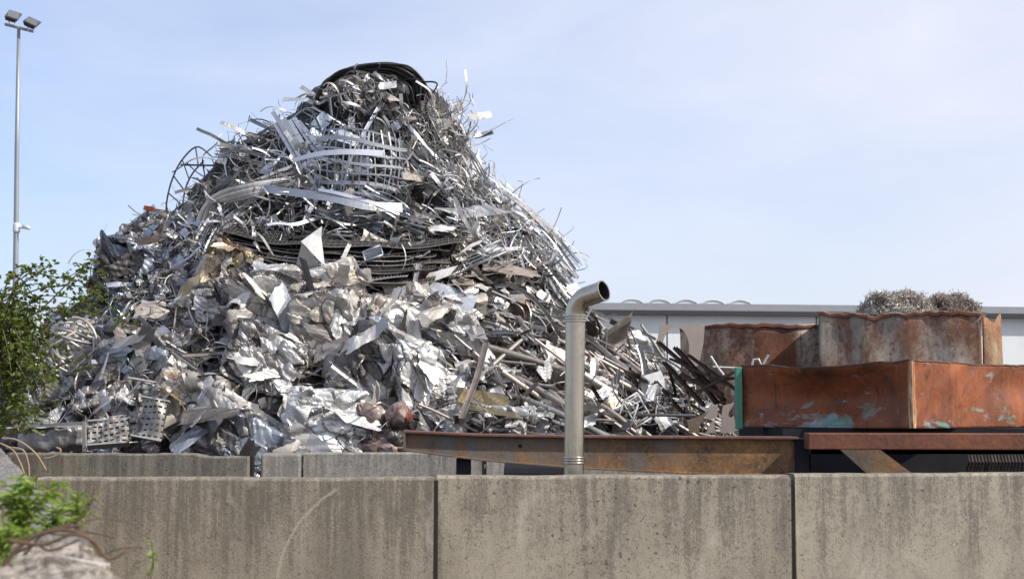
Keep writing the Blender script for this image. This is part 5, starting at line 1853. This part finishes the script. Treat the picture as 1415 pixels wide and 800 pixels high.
# old paint showing at the foot of the side: blue-grey and green, and yellowish runs
xyz = nt.sep(v)
n3 = nt.noise(nt.coord((1.5, 1.5, 3.0), loc=(2.2, 0.3, 0.9)), 2.6, 7, 0.65, 0.6)
low = nt.step(xyz[2], 0.30, 0.02, 0.0, 1.0)
pat = nt.math('MULTIPLY', nt.step(nt.math('ADD', n3, nt.math('ADD', nt.math('MULTIPLY', low, 0.10), nt.math('MULTIPLY', low, nt.step(nt.math('ABSOLUTE', nt.math('ADD', xyz[0], 0.5)), 0.38, 0.05, 0, 0.17)))), 0.635, 0.72), nt.step(f_, 0.3, 0.5, 0.4, 1))
c_ = nt.mix(pat, c_, nt.mix(nt.step(nt.noise(v, 5, 5), 0.42, 0.58), (0.10, 0.27, 0.20), (0.30, 0.33, 0.36)))
pat2 = nt.math('MULTIPLY', nt.step(nt.noise(nt.coord((9, 9, 1.3), loc=(5, 2, 1)), 1.5, 6, 0.7, 0.4), 0.60, 0.70), 0.7)
c_ = nt.mix(pat2, c_, (0.42, 0.24, 0.10))
nt.set(p.inputs['Base Color'], c_)
nt.set(p.inputs['Roughness'], nt.step(f_, 0.3, 0.7, 0.45, 0.8))
nt.set(p.inputs['Normal'], nt.bump(nt.mix(0.5, a_, f_), 0.25, 0.02))
ORU = m
m, nt, p = new_mat('stripped_corner')
v = nt.coord()
n1 = nt.noise(nt.coord((9, 9, 1.6)), 1.5, 7, 0.7, 0.4)
cc = nt.mix(nt.step(n1, 0.40, 0.52), (0.58, 0.48, 0.31), (0.32, 0.11, 0.03))
cc = nt.mix(nt.step(nt.noise(v, 6, 5), 0.6, 0.66, 0, 0.8), cc, (0.16, 0.34, 0.24))
nt.set(p.inputs['Base Color'], cc)
p.inputs['Roughness'].default_value = 0.7
CORN = m
m, nt, p = new_mat('green_post_paint')
n1 = nt.noise(nt.coord((3, 3, 1.5)), 3.0, 7, 0.7, 0.4)
nt.set(p.inputs['Base Color'], nt.mix(nt.step(n1, 0.52, 0.64), (0.055, 0.24, 0.16), (0.30, 0.20, 0.11)))
p.inputs['Roughness'].default_value = 0.55
GREEN = m

Yk0 = 10.35
K0, KL, KR = at(1261, 592, Yk0), at(1026, 591, 11.45), at(1421, 600, 11.42)
zb = K0[2]
tray = empty('rusty_container', (K0[0], K0[1], zb))
tag(tray, 'large bright orange rusty steel container with dented sides, corner towards the wall', 'container')
o_ = np.array(tray.location)
eL = KL[:2] - K0[:2]
eR = norm(KR[:2] - K0[:2]) * 3.4
HH = at(1261, 498, Yk0)[2] - zb


def side_face(e, ztop_fn, dent_fn, name, n=(60, 16), rot_out=1):
    L = np.linalg.norm(e)
    d = e / L
    nrm = np.array([d[1], -d[0]]) * rot_out
    if nrm[1] > 0:
        nrm = -nrm
    G = np.zeros((n[0] + 1, n[1] + 1, 3))
    for i in range(n[0] + 1):
        t = i / n[0]
        for j in range(n[1] + 1):
            s = j / n[1]
            q = d * L * t - nrm * dent_fn(t, s)
            G[i, j] = (q[0], q[1], s * ztop_fn(t))
    i, j = np.meshgrid(np.arange(n[0]), np.arange(n[1]), indexing='ij')
    a = i * (n[1] + 1) + j
    return G.reshape(-1, 3), np.stack([a, a + n[1] + 1, a + n[1] + 2, a + 1], -1).reshape(-1, 4), G


ztl = lambda t: HH * (1 - 0.06 * math.sin(t * PI) - 0.015 * t + 0.02 * math.sin(t * 9) * t)
zt2 = lambda t: HH * (1 - 0.03 * math.sin(min(t * 2, 1) * PI) + 0.01 * math.sin(t * 14))
# dented: the upper part of the left side is bent over outwards, so the sun shades a curved strip under it
dl = lambda t, s: 0.15 * math.exp(-((t - 0.5) / 0.36) ** 2) * math.sin(PI * min(s / 0.93, 1)) ** 1.2 * (1 if s < 0.93 else 0.0) + 0.02 * math.sin(6 * t) * (s - s * s) * 2 - (0.05 * max(0, s - 0.86) / 0.14) * math.sin(PI * t)
dr_ = lambda t, s: 0.05 * math.exp(-((t - 0.42) / 0.14) ** 2 - ((s - 0.62) / 0.3) ** 2) + 0.016 * math.sin(11 * t + 2 * s) * math.sin(PI * s)
for (e, zf, df) in ((eL, ztl, dl), (eR, zt2, dr_)):
    V, F, G = side_face(e, zf, df, 'side', (110, 28))
    dn = norm(np.array([e[1], -e[0], 0]))
    bmp = crease(np.stack([V[:, 0] + V[:, 1] * 0.3, V[:, 2] * 1.4], 1), 4, 1.6, 0.007)
    V = V + dn * bmp[:, None]
    V[:, 2] += np.where(V[:, 2] > HH * 0.8, crease(np.stack([V[:, 0], V[:, 1]], 1), 4, 2.2, 0.006), 0)
    G = V.reshape(G.shape)
    mb = MB()
    mb.add((V, F))
    o = mb.obj('side_panel', ORU, tray, True)
    sd = o.modifiers.new('thickness', 'SOLIDIFY')
    sd.thickness = 0.012
    sd.offset = 0
    mb = MB()
    rimP = G[:, -1] + np.array([0, 0, 0.004])
    Pf = frames(rimP)
    mb.add(sweep(*Pf, rectcs(0.024, 0.010), True, None, True))
    mb.obj('top_rim', RFLANGE, tray)
mb = MB()
cw = 0.03
dL, dR = norm(eL), norm(eR)
f1 = [(*(dL * 0.028 + np.array([0, -0.012])), 0), (0.0, -0.016, 0), (0.0, -0.016, HH), (*(dL * 0.028 + np.array([0, -0.012])), HH)]
mb.add(hexa([(dL[0] * 0.026 - 0.004, dL[1] * 0.026 - 0.012, 0.003), (0, -0.016, 0.003), (0, -0.016, HH - 0.003), (dL[0] * 0.026 - 0.004, dL[1] * 0.026 - 0.012, HH - 0.003)],
            [(dL[0] * 0.026, dL[1] * 0.026 + 0.02, 0.003), (0, 0.02, 0.003), (0, 0.02, HH - 0.003), (dL[0] * 0.026, dL[1] * 0.026 + 0.02, HH - 0.003)]))
mb.add(hexa([(0.001, -0.0165, 0.004), (dR[0] * 0.032 + 0.004, dR[1] * 0.032 - 0.012, 0.004), (dR[0] * 0.032 + 0.004, dR[1] * 0.032 - 0.012, HH - 0.004), (0.001, -0.0165, HH - 0.004)],
            [(0.001, 0.02, 0.004), (dR[0] * 0.032, dR[1] * 0.032 + 0.02, 0.004), (dR[0] * 0.032, dR[1] * 0.032 + 0.02, HH - 0.004), (0.001, 0.02, HH - 0.004)]))
mb.obj('corner_strip', CORN, tray)
mb = MB()
pe = eL + dL * 0.02
mb.add(box(pe[0] - 0.04, pe[0] + 0.012, pe[1] - 0.05, pe[1] + 0.02, -0.015, HH * 0.97))
mb.obj('green_post', GREEN, tray, bevel=0.006)
mb = MB()
far = eL + eR
mb.add(hexa([(0, 0, 0.01), (*eR, 0.01), (*eR, 0.022), (0, 0, 0.022)], [(*eL, 0.01), (*far, 0.01), (*far, 0.022), (*eL, 0.022)]))
mb.obj('floor_plate', RBAR, tray)
mb = MB()
for (A_, e) in ((eL, eR), (eR, eL)):
    a = np.array([*A_, 0.0])
    b = a + np.array([*e, 0.0])
    nn_ = norm(np.array([e[1], -e[0], 0])) * 0.006
    mb.add(hexa([a - nn_, b - nn_, b - nn_ + (0, 0, HH * 0.97), a - nn_ + (0, 0, HH * 0.97)], [a + nn_, b + nn_, b + nn_ + (0, 0, HH * 0.97), a + nn_ + (0, 0, HH * 0.97)]))
mb.obj('rear_panel', ORU, tray)

# ------------------------------------------------------------------ rusty skips behind
RSK1 = rust('rust_skip_brown', (0.64, 0.55, 0.42), 0.0, 0.51, (0.22, 0.075, 0.028), (0.085, 0.03, 0.018), scale=1.3)
RSK2 = rust('rust_skip_grey', (0.46, 0.42, 0.355), 0.0, 0.50, (0.21, 0.075, 0.028), (0.09, 0.035, 0.02), green=(0.20, 0.22, 0.16), scale=1.2)


def skip(px0, px1, py, Y, mat, label, wav, depth=2.0, bulge=0.12, taper=0.03, rz=0.0):
    a, b = at(px0, py, Y), at(px1, py, Y)
    W_, H_ = b[0] - a[0], a[2]
    o = empty('rusty_skip', ((a[0] + b[0]) / 2, Y, 0), math.radians(rz))
    tag(o, label, 'skip')
    nx, nz = 60, 24
    mb = MB()
    loops = []
    per = []
    for i in range(nx + 1):
        per.append((-W_ / 2 + W_ * i / nx, 0))
    for i in range(1, 21):
        per.append((W_ / 2, depth * i / 20))
    for i in range(1, 31):
        per.append((W_ / 2 - W_ * i / 30, depth))
    for i in range(1, 20):
        per.append((-W_ / 2, depth - depth * i / 20))
    per = np.array(per)
    n = len(per)
    V = np.zeros((nz + 1, n, 3))
    for j in range(nz + 1):
        s = j / nz
        for i, (x, y) in enumerate(per):
            u = x / W_ + 0.5
            fx = -bulge * math.sin(PI * u) * (y == 0) * (0.4 + 0.6 * s)
            k_ = 1 - taper * (1 - s)
            V[j, i] = (x * k_, y + fx + 0.012 * math.sin(u * 23 + s * 5) * (y == 0), s * (H_ + wav(u) * (1 if y < depth * 0.5 else 0.5)))
    i, j = np.meshgrid(np.arange(nz), np.arange(n), indexing='ij')
    F = np.stack([i * n + j, i * n + (j + 1) % n, (i + 1) * n + (j + 1) % n, (i + 1) * n + j], -1).reshape(-1, 4)
    mb.add((V.reshape(-1, 3), F))
    sh = mb.obj('shell', mat, o, True)
    sd = sh.modifiers.new('thickness', 'SOLIDIFY')
    sd.thickness = 0.02
    rim = MB()
    P = V[-1][: nx + 1] + np.array([0, -0.012, -0.03])
    rim.add(sweep(*frames(P), rectcs(0.02, 0.035), True, None, True))
    rim.obj('rim', RBAR, o)
    fl = MB()
    fl.add(box(-W_ / 2 * 0.96, W_ / 2 * 0.96, 0.05, depth - 0.05, H_ - 0.45, H_ - 0.4))
    fl.obj('load_cover', DARKM, o)
    return o, W_, H_


sk1, _, _ = skip(940, 1141, 449, 19.6, RSK1, 'rusty brown skip with pale paint patches behind the tall cut-out plate', lambda u: 0.007 * math.sin(u * 23) - 0.03 * (u < 0.08) + 0.01 * math.sin(u * 5) + 0.006 * math.sin(u * 57), 2.0, 0.25, rz=-12)
sk2, W2, H2 = skip(1133, 1350, 432, 18.0, RSK2, 'rusty grey skip with a wavy rim carrying the swarf mounds', lambda u: 0.010 * math.sin(u * 9 + 1) + 0.008 * math.sin(u * 31) + 0.008 * math.sin(u * 67) - 0.03 * math.exp(-((u - 0.33) / 0.05) ** 2) + 0.012 * max(0.0, math.sin(u * 41 + 2)) ** 6 + 0.02 * math.exp(-((u - 0.02) / 0.03) ** 2), 2.2, 0.05, -0.0, rz=-14)
YEL = rust('rust_end_yellow', (0.42, 0.36, 0.22), 0.0, 0.54, (0.30, 0.11, 0.035), (0.13, 0.05, 0.025), scale=2.2)
mb = MB()
a = at(1348, 440, 18.05)
nx, nz = 14, 24
G = np.zeros((nx + 1, nz + 1, 3))
for i in range(nx + 1):
    for j in range(nz + 1):
        u, s = i / nx, j / nz
        G[i, j] = (a[0] + u * 36 / FPX * 18.1, 17.79 + 0.25 * u + 0.05 * math.sin(3 * u + 4 * s), s * (a[2] + 0.02 * math.sin(9 * u) - 0.07 * math.sin(PI * u) * (1 if s > 0.9 else 0) + 0.05 * u))
i, j = np.meshgrid(np.arange(nx), np.arange(nz), indexing='ij')
q = i * (nz + 1) + j
mb.add((G.reshape(-1, 3), np.stack([q, q + nz + 1, q + nz + 2, q + 1], -1).reshape(-1, 4)))
o = mb.obj('end_panel', YEL, sk2, True)
o.matrix_parent_inverse = Matrix.Rotation(math.radians(14), 4, 'Z') @ Matrix.Translation(-Vector(sk2.location))
sd = o.modifiers.new('thickness', 'SOLIDIFY')
sd.thickness = 0.02


# swarf mounds
def swarf(px0, px1, py0, py1, Y, mat, label, n):
    mb = MB()
    cxp = (px0 + px1) / 2
    s = Y / FPX
    a_, h_ = (px1 - px0) / 2 * s, (py1 - py0) * s
    c0 = at(cxp, py1, Y + 0.5)
    o = empty('swarf_mound', c0)
    for q in range(n):
        u = norm(R.normal(size=3))
        u[2] = abs(u[2])
        r = R.random() ** 0.25 * (0.93 + 0.10 * math.sin(u[0] * 7 + u[1] * 5))
        if R.random() < 0.08:
            r *= 1.1
        fl = 1.12 - 0.30 * u[2] + 0.10 * math.sin(u[0] * 5 + px0)
        p_ = np.array([u[0] * a_ * fl, u[1] * 0.42 * fl, (u[2] ** 1.25) * h_ * (0.86 + 0.14 * math.sin(u[0] * 4 + px0)) - 0.02]) * r
        V, F = sweep(*wander(6, U(0.08, 0.20), bend=0.5, side=0.4, twist=0.4, curl=U(-0.4, 0.4)), rectcs(U(0.005, 0.009), 0.004), True)
        Q = np.linalg.qr(R.normal(size=(3, 3)))[0]
        mb.add((V @ Q.T + p_, F))
    # matted centre
    mb2 = MB()
    V, F = g_bale(a_ * 1.4, 0.55, h_ * 1.1, 14, 0.01, 6)
    mb2.add((V, F))
    o2 = mb.obj('turnings', mat, o)
    o3 = mb2.obj('matted_centre', BROWNM, o)
    return tag(o, label, 'metal swarf', 'mounds of metal swarf on the skip')


swarf(1186, 1292, 390, 436, 18.0, SWARF, 'larger pale grey mound of curly metal swarf on the rusty grey skip', 5600)
swarf(1274, 1352, 395, 436, 18.15, SWARFD, 'smaller browner mound of curly metal swarf on the rusty grey skip', 3600)

# ------------------------------------------------------------------ low warehouse
m, nt, p = new_mat('white_cladding')
v = nt.coord()
n1 = nt.noise(nt.coord((1, 1, 0.3)), 0.8, 6, 0.6)
nt.set(p.inputs['Base Color'], nt.mix(nt.step(n1, 0.35, 0.7), (0.74, 0.76, 0.76), (0.64, 0.67, 0.68)))
p.inputs['Roughness'].default_value = 0.55
CLAD = m
FASC = plain('grey_fascia', (0.30, 0.31, 0.33), 0.5, 0.1, 0.15, 3, 0.03)
GUT = plain('dark_gutter', (0.04, 0.04, 0.045), 0.5, 0, 0.1, 3, 0.03)
m, nt, p = new_mat('window_glass')
nt.set(p.inputs['Base Color'], nt.mix(nt.noise(nt.coord(), 0.8), (0.03, 0.04, 0.05), (0.07, 0.085, 0.10)))
p.inputs['Roughness'].default_value = 0.12
GLASS = m
m, nt, p = new_mat('skylight_plastic')
nt.set(p.inputs['Base Color'], nt.mix(nt.noise(nt.coord(), 2), (0.50, 0.53, 0.55), (0.62, 0.65, 0.68)))
p.inputs['Roughness'].default_value = 0.35
SKYL = m
A_ = at(700, 434, 44.6)
B_ = at(1415, 437.5, 46.8)
ab = (B_ - A_)[:2]
angb = math.atan2(ab[1], ab[0])
wh = empty('warehouse', (A_[0], A_[1], 0), angb)
tag(wh, 'long low white warehouse with grey roof edge and skylights behind the scrap yard', 'building')
LW = 34.0
zg = A_[2]


def bpart(b_, name, mat, par=wh, **kw):
    mb = MB()
    mb.add(b_)
    return mb.obj(name, mat, par, **kw)


bpart(box(0, LW, 0, 18, 0, zg), 'wall', CLAD)
bpart(box(-0.3, LW + 0.3, -0.35, 18.3, zg + 0.0, zg + 0.14), 'gutter', GUT)
bpart(box(-0.3, LW + 0.3, -0.30, 18.3, zg + 0.143, zg + 0.36), 'roof', FASC)
for x in (0.2, 5.05, 9.9, 14.7, 19.5, 24.3, 29.1):
    bpart(box(x, x + 0.035, -0.012, -0.003, 0, zg), 'panel_joint', GUT)
for z in (3.55, 1.9):
    bpart(box(0.1, LW - 0.1, -0.010, -0.004, z, z + 0.02), 'seam', FASC)
for x0, x1 in ((3.0, 4.98), (20.2, 22.0)):
    z0, z1 = zg - 1.9, zg - 0.85
    wf = bpart(box(x0, x1, -0.05, -0.02, z0, z1), 'window', FASC)
    bpart(box(x0 + 0.08, x1 - 0.08, -0.062, -0.052, z0 + 0.08, z1 - 0.08), 'pane', GLASS, wf)
for q in range(5):
    x0 = 3.75 + q * 0.89
    Kn = 16
    V, F = [], []
    for yy in (1.0, 9.0):
        for i in range(Kn + 1):
            t = i / Kn * PI
            V.append((x0 + 0.42 - 0.42 * math.cos(t), yy, zg + 0.33 + 0.24 * math.sin(t)))
    for i in range(Kn):
        F.append((i, i + 1, Kn + 2 + i, Kn + 1 + i))
    mb = MB()
    mb.add((np.array(V), np.array(F)))
    for i in range(Kn // 2):
        mb.add((np.array([V[i], V[i + 1], V[Kn - 1 - i], V[Kn - i]]), [(0, 1, 2, 3)]))
    s_o = mb.obj('skylight', SKYL, wh)
    mb = MB()
    P = np.array(V[: Kn + 1]) + np.array([0, -0.02, 0.01])
    mb.add(tube(P, 0.022, 6, True))
    mb.obj('rim', WHITE, s_o, True)

# ------------------------------------------------------------------ floodlight mast
POLE = plain('galvanised_pole', (0.36, 0.38, 0.40), 0.45, 0.5, 0.15, 3, 0.03)
LAMPB = plain('lamp_housing', (0.035, 0.035, 0.038), 0.45, 0.2, 0.2, 5, 0.05)
LAMPG = plain('lamp_glass', (0.16, 0.17, 0.18), 0.2, 0.2, 0.2, 5, 0.0)
CAMW = plain('white_plastic', (0.75, 0.76, 0.78), 0.4, 0, 0.05, 5, 0.0)
Ym = 30.0
s = Ym / FPX
pb, pt = at(21, 600, Ym), at(26, 38, Ym)
mast = empty('floodlight_mast', (pb[0], Ym, 0))
tag(mast, 'tall grey mast with two floodlights and a white camera, rising behind the bramble', 'light mast')
o_ = np.array(mast.location)
mb = MB()
P = np.array([(pb[0] - 0.03, Ym, 0), tuple(at(21.5, 390, Ym)), tuple(at(23.5, 200, Ym)), tuple(pt)]) - o_
mb.add(tube(P, 1.0, 14, True, [0.064, 0.058, 0.047, 0.034]))
mb.obj('pole', POLE, mast, True)
mb = MB()
mb.add(tube(np.array([at(7, 34, Ym), at(46, 44, Ym)]) - o_, 0.032, 8, True))
mb.obj('crossbar', POLE, mast, True)
for (x, y, w_, h_, ry, rz_) in ((17, 24, 19, 19, 12, 28), (43, 33, 19, 17, 22, 20)):
    c = at(x, y, Ym - 0.05) - o_
    mb = MB()
    V, F = box(-0.5, 0.5, -0.5, 0.5, -0.5, 0.5)
    V = V * np.array([w_ * s, 0.16, h_ * s * 0.8])
    V[:, 0] += np.where(V[:, 2] > 0, 0.045, -0.03)
    bk = V[:, 1] > 0
    V[bk] *= np.array([0.7, 1, 0.7])
    mb.add((V, F))
    o = mb.obj('floodlight', LAMPB, mast, bevel=0.02)
    o.location = c
    o.rotation_euler = (rad_(-25), rad_(ry), rad_(rz_))
    mb = MB()
    mb.add(box(-w_ * s * 0.4, w_ * s * 0.4, -0.088, -0.081, -h_ * s * 0.3, h_ * s * 0.3))
    mb.obj('lamp_glass', LAMPG, o)
    mb = MB()
    q0 = c + np.array([0, 0, -h_ * s * 0.32])
    for dx in (-0.09, 0.09):
        mb.add(bar(np.array([q0 + (dx, 0, 0.06), q0 + (dx * 0.6, 0.02, -0.07)]), 0.02, 0.02))
    mb.obj('bracket', CAMW, mast)
sc = at(23, 315, Ym) - o_
mb = MB()
mb.add(tube(np.array([sc + (0, 0, -0.10), sc + (0, 0, -0.06), sc + (0, 0, 0.07), sc + (0, 0, 0.1)]), 0.075, 12, True, [0.9, 1, 1, 0.9]))
mb.obj('mount', CAMW, mast, True)
mb = MB()
mb.add(tube(np.array([sc + (0.05, -0.03, 0.0), sc + (0.2, -0.06, 0.0)]), 0.025, 8, True))
cm = mb.obj('camera_arm', CAMW, mast, True)
mb = MB()
mb.add(tube(np.array([sc + (0.16, -0.06, 0.02), sc + (0.27, -0.1, -0.01), sc + (0.31, -0.11, -0.025)]), 0.042, 10, True, [1, 1, 0.8]))
mb.obj('camera_body', CAMW, cm, True)

# ------------------------------------------------------------------ plants
LEAF = leafmat('bramble_leaf', (0.062, 0.098, 0.022), (0.17, 0.205, 0.05), (0.22, 0.14, 0.05))
LEAFW = leafmat('weed_leaf', (0.16, 0.25, 0.04), (0.29, 0.38, 0.08))
TWIG = plain('brown_twig', (0.14, 0.085, 0.05), 0.8, 0, 0.4, 20)
CANE = plain('green_cane', (0.13, 0.11, 0.05), 0.7, 0, 0.4, 20)


def leaf(L, W_, fold=0.25, droop=0.2):
    V = np.array([(0, 0, 0), (L * 0.35, W_ * 0.5, fold * W_ * 0.5), (L * 0.75, W_ * 0.36, fold * W_ * 0.3 - droop * L * 0.4), (L, 0, -droop * L), (L * 0.75, -W_ * 0.36, fold * W_ * 0.3 - droop * L * 0.4), (L * 0.35, -W_ * 0.5, fold * W_ * 0.5)])
    return V, np.array([(0, 3, 2, 1), (0, 5, 4, 3)])


def leaf_at(mb, p, d, L, W_, up=(0, 0, 1), spread=0.5):
    d = norm(d)
    n = norm(np.array(up) + R.normal(0, spread, 3))
    t = norm(d - n * (d @ n) * 0.8)
    b = norm(np.cross(n, t))
    mb.add(leaf(L, W_), 0, mat4(p, t, b, np.cross(t, b)))


def cane(mbs, mbl, pts, r, dens, Ls, jitter=0.06, n=None):
    P = spline(pts, n or 26)
    mbs.add(tube(P, r, 6, False, np.linspace(1, 0.45, len(P))))
    Ln = np.linalg.norm(np.diff(P, axis=0), axis=1).sum()
    for q in range(int(Ln * dens)):
        i = R.integers(1, len(P))
        base = P[i] + R.normal(0, jitter, 3)
        out = norm(R.normal(size=3) + np.array([0, -0.4, 0.25]))
        for k_ in range(3):                      # bramble leaves grow in threes
            d = norm(out + R.normal(0, 0.6, 3))
            leaf_at(mbl, base, d, U(*Ls), U(*Ls) * 0.72)


Yr = 12.55
root = at(-70, 640, Yr)
bush = empty('bramble_bush', (root[0], Yr, 0))
tag(bush, 'green bramble bush arching over the end of the back wall and the heap', 'bush')
o_ = np.array(bush.location)
st, lf = MB(), MB()
for q in range(40):
    x1, y1 = U(-30, 60), U(428, 520)
    Yq = Yr + U(-0.45, 0.5)
    pts = [o_ + np.array([U(-0.6, 0.3), U(-0.3, 0.3), 0]), at(U(-90, -10), U(520, 600), Yq), at(x1 - U(10, 50), y1 - U(0, 26), Yq), at(x1, y1, Yq - U(0, 0.3)), at(x1 + U(6, 24), y1 + U(10, 60), Yq - U(0, 0.4))]
    cane(st, lf, pts, U(0.006, 0.011), 10, (0.035, 0.068), 0.08)
for (pp, Yq) in (([(-40, 600), (-10, 460), (15, 400), (40, 372), (62, 368), (78, 378)], 12.3), ([(-40, 600), (0, 450), (40, 405), (90, 395), (125, 400), (150, 420)], 12.2), ([(-30, 600), (10, 470), (60, 425), (100, 385), (118, 368), (124, 362)], 12.4),
                 ([(-30, 600), (0, 500), (40, 440), (80, 425), (120, 432), (160, 440), (178, 446)], 12.2), ([(-30, 600), (20, 480), (70, 450), (110, 420), (128, 400), (136, 380)], 12.5), ([(-30, 620), (20, 540), (60, 520), (95, 500), (120, 510)], 12.4), ([(-30, 600), (0, 430), (30, 385), (50, 378), (88, 384), (112, 372)], 12.45), ([(-20, 600), (10, 430), (50, 410), (100, 412), (135, 428)], 12.4)):
    pts = [at(x, y, Yq) for x, y in pp]
    pts[0] = o_ + np.array([U(-0.3, 0.3), 0, 0])
    cane(st, lf, pts, U(0.005, 0.008), 14, (0.03, 0.055), 0.05, 34)
# dense leafy mass low down
for q in range(420):
    x, y = R.normal(0, 32), U(418, 600)
    if x > (38 if 440 < y < 545 else 60) + R.normal(0, 5):
        continue
    Yq = Yr + U(-0.5, 0.6)
    d = norm(R.normal(size=3) + np.array([0.1, -0.5, 0.2]))
    b_ = at(x, y, Yq)
    for k_ in range(3):
        leaf_at(lf, b_ + R.normal(0, 0.02, 3), d + R.normal(0, 0.5, 3), U(0.04, 0.075), U(0.028, 0.05))
st.V = [v_ - o_ for v_ in st.V]
lf.V = [v_ - o_ for v_ in lf.V]
st.obj('stems', CANE, bush, True)
lf.obj('foliage', LEAF, bush)


# weeds on the near wall (close to the camera, out of focus)
def weed(px, py, Y, h_px, n, label, name='weed_plant', Ls=(0.018, 0.04), spread=0.05, mat=LEAFW, up=0.0):
    base = at(px, py, Y)
    o = empty(name, base)
    tag(o, label, 'weed', 'weeds on the chipped wall block')
    s_ = Y / FPX
    a, b = MB(), MB()
    for q in range(n):
        tip = np.array([R.normal(0, spread), R.normal(0, spread * 0.7), h_px * s_ * U(0.55, 1.0)])
        pts = [np.array([R.normal(0, 0.012), R.normal(0, 0.012), -0.01]), tip * np.array([0.3, 0.3, 0.5]), tip]
        P = spline(pts, 10)
        a.add(tube(P, 0.0016, 5))
        for i in range(2, 10):
            for k_ in range(3):
                d = norm(np.array([R.normal(), R.normal() * 0.8 - 0.2, 0.35 + up]))
                leaf_at(b, P[i], d, U(*Ls), U(*Ls) * 0.34, spread=0.4)
    a.obj('stem', CANE, o, True)
    b.obj('leaves', mat, o)
    return o


def on_top(px, py):
    q = topx(px, py)
    return q[1]


weed(25, 745, on_top(25, 745), 92, 13, 'tallest bright green weed tuft growing on the chipped wall block', spread=0.05, Ls=(0.025, 0.055))
weed(72, 738, on_top(72, 738), 42, 7, 'low broad green weed with a red brown bud behind the dry twigs', spread=0.045, Ls=(0.02, 0.042))
weed(104, 728, on_top(104, 728), 46, 5, 'upright pale green weed shoot at the edge of the wall block', spread=0.03, Ls=(0.02, 0.04), up=0.5)
weed(0, 775, on_top(0, 775), 60, 7, 'green weed tuft cut off by the picture edge beside the dry twigs', spread=0.04)
bud = MB()
bp = at(72, 680, on_top(72, 738))
bud.add(tube(np.array([bp + (0, 0, -0.016), bp + (0, 0, -0.006), bp + (0, 0, 0.006), bp + (0, 0, 0.018)]), 0.012, 8, True, [0.4, 1, 1, 0.35]))
bud.add(tube(np.array([bp + (0, 0, -0.015), bp + (0.004, 0, -0.06), bp + (0.0, 0, -0.12)]), 0.0015, 5))
tag(bud.obj('dry_bud', plain('bud_brown', (0.15, 0.055, 0.03), 0.8), None, True), 'dry red brown flower head on a thin stalk above the weeds', 'flower head')
# weed hanging over the edge
hg = weed(150, 800, on_top(160, 790) + 0.1, -70, 0 + 6, 'green trailing weed hanging over the edge of the wall block', spread=0.03, Ls=(0.014, 0.028))
hw_ = weed(212, 800, 4.3, 60, 2, 'thin sprig of weed standing before the long wall panel', spread=0.02, Ls=(0.012, 0.022))
# dry twigs arching over the block
tw = empty('dry_twigs', at(60, 750, 3.5))
tag(tw, 'tangle of dry brown bramble twigs arching over the chipped wall block', 'twigs')
o_ = np.array(tw.location)
for (pp, Yq, r) in (([(-10, 800), (20, 762), (50, 740), (90, 732), (122, 742), (140, 768)], 3.45, 0.0055), ([(0, 752), (40, 742), (80, 730), (112, 726)], 3.6, 0.006), ([(-5, 785), (30, 770), (62, 735), (100, 722), (122, 704), (130, 672)], 3.7, 0.0035),
                    ([(10, 746), (60, 752), (100, 738), (130, 748), (150, 772), (176, 760)], 3.4, 0.0045), ([(40, 730), (80, 738), (120, 735), (160, 742)], 3.65, 0.003), ([(115, 722), (140, 716), (178, 722)], 3.6, 0.002), ([(4, 700), (6, 730), (12, 760)], 3.6, 0.003), ([(140, 768), (165, 758), (198, 756)], 3.5, 0.002), ([(20, 765), (50, 752), (70, 760), (110, 745)], 3.5, 0.004), ([(20, 622), (30, 640), (36, 660)], 10.5, 0.004), ([(35, 626), (40, 645), (38, 662)], 10.4, 0.004)):
    if Yq > 10:
        continue
    mb = MB()
    mb.add(tube(spline([at(x, y, Yq) for x, y in pp], 22) - o_, r * 1.05, 7, True, np.linspace(1, 0.6, 22)))
    mb.obj('twig', TWIG, tw, True)
GD = 'dry stems hanging over the back wall corner'
for pp in ([(0, 612), (18, 622), (28, 640), (34, 656)], [(16, 618), (32, 622), (39, 640), (40, 658)], [(2, 605), (24, 608), (48, 625), (64, 650)], [(60, 634), (76, 630), (84, 622), (78, 618)]):
    mb = MB()
    mb.add(tube(spline([at(x, y, 11.9) for x, y in pp], 16), 0.008, 6, True))
    tag(mb.obj('dry_straw', plain('pale_straw', (0.40, 0.31, 0.19), 0.8), None, True), 'pale dry stem hanging over the corner of the back wall', 'straw', GD)
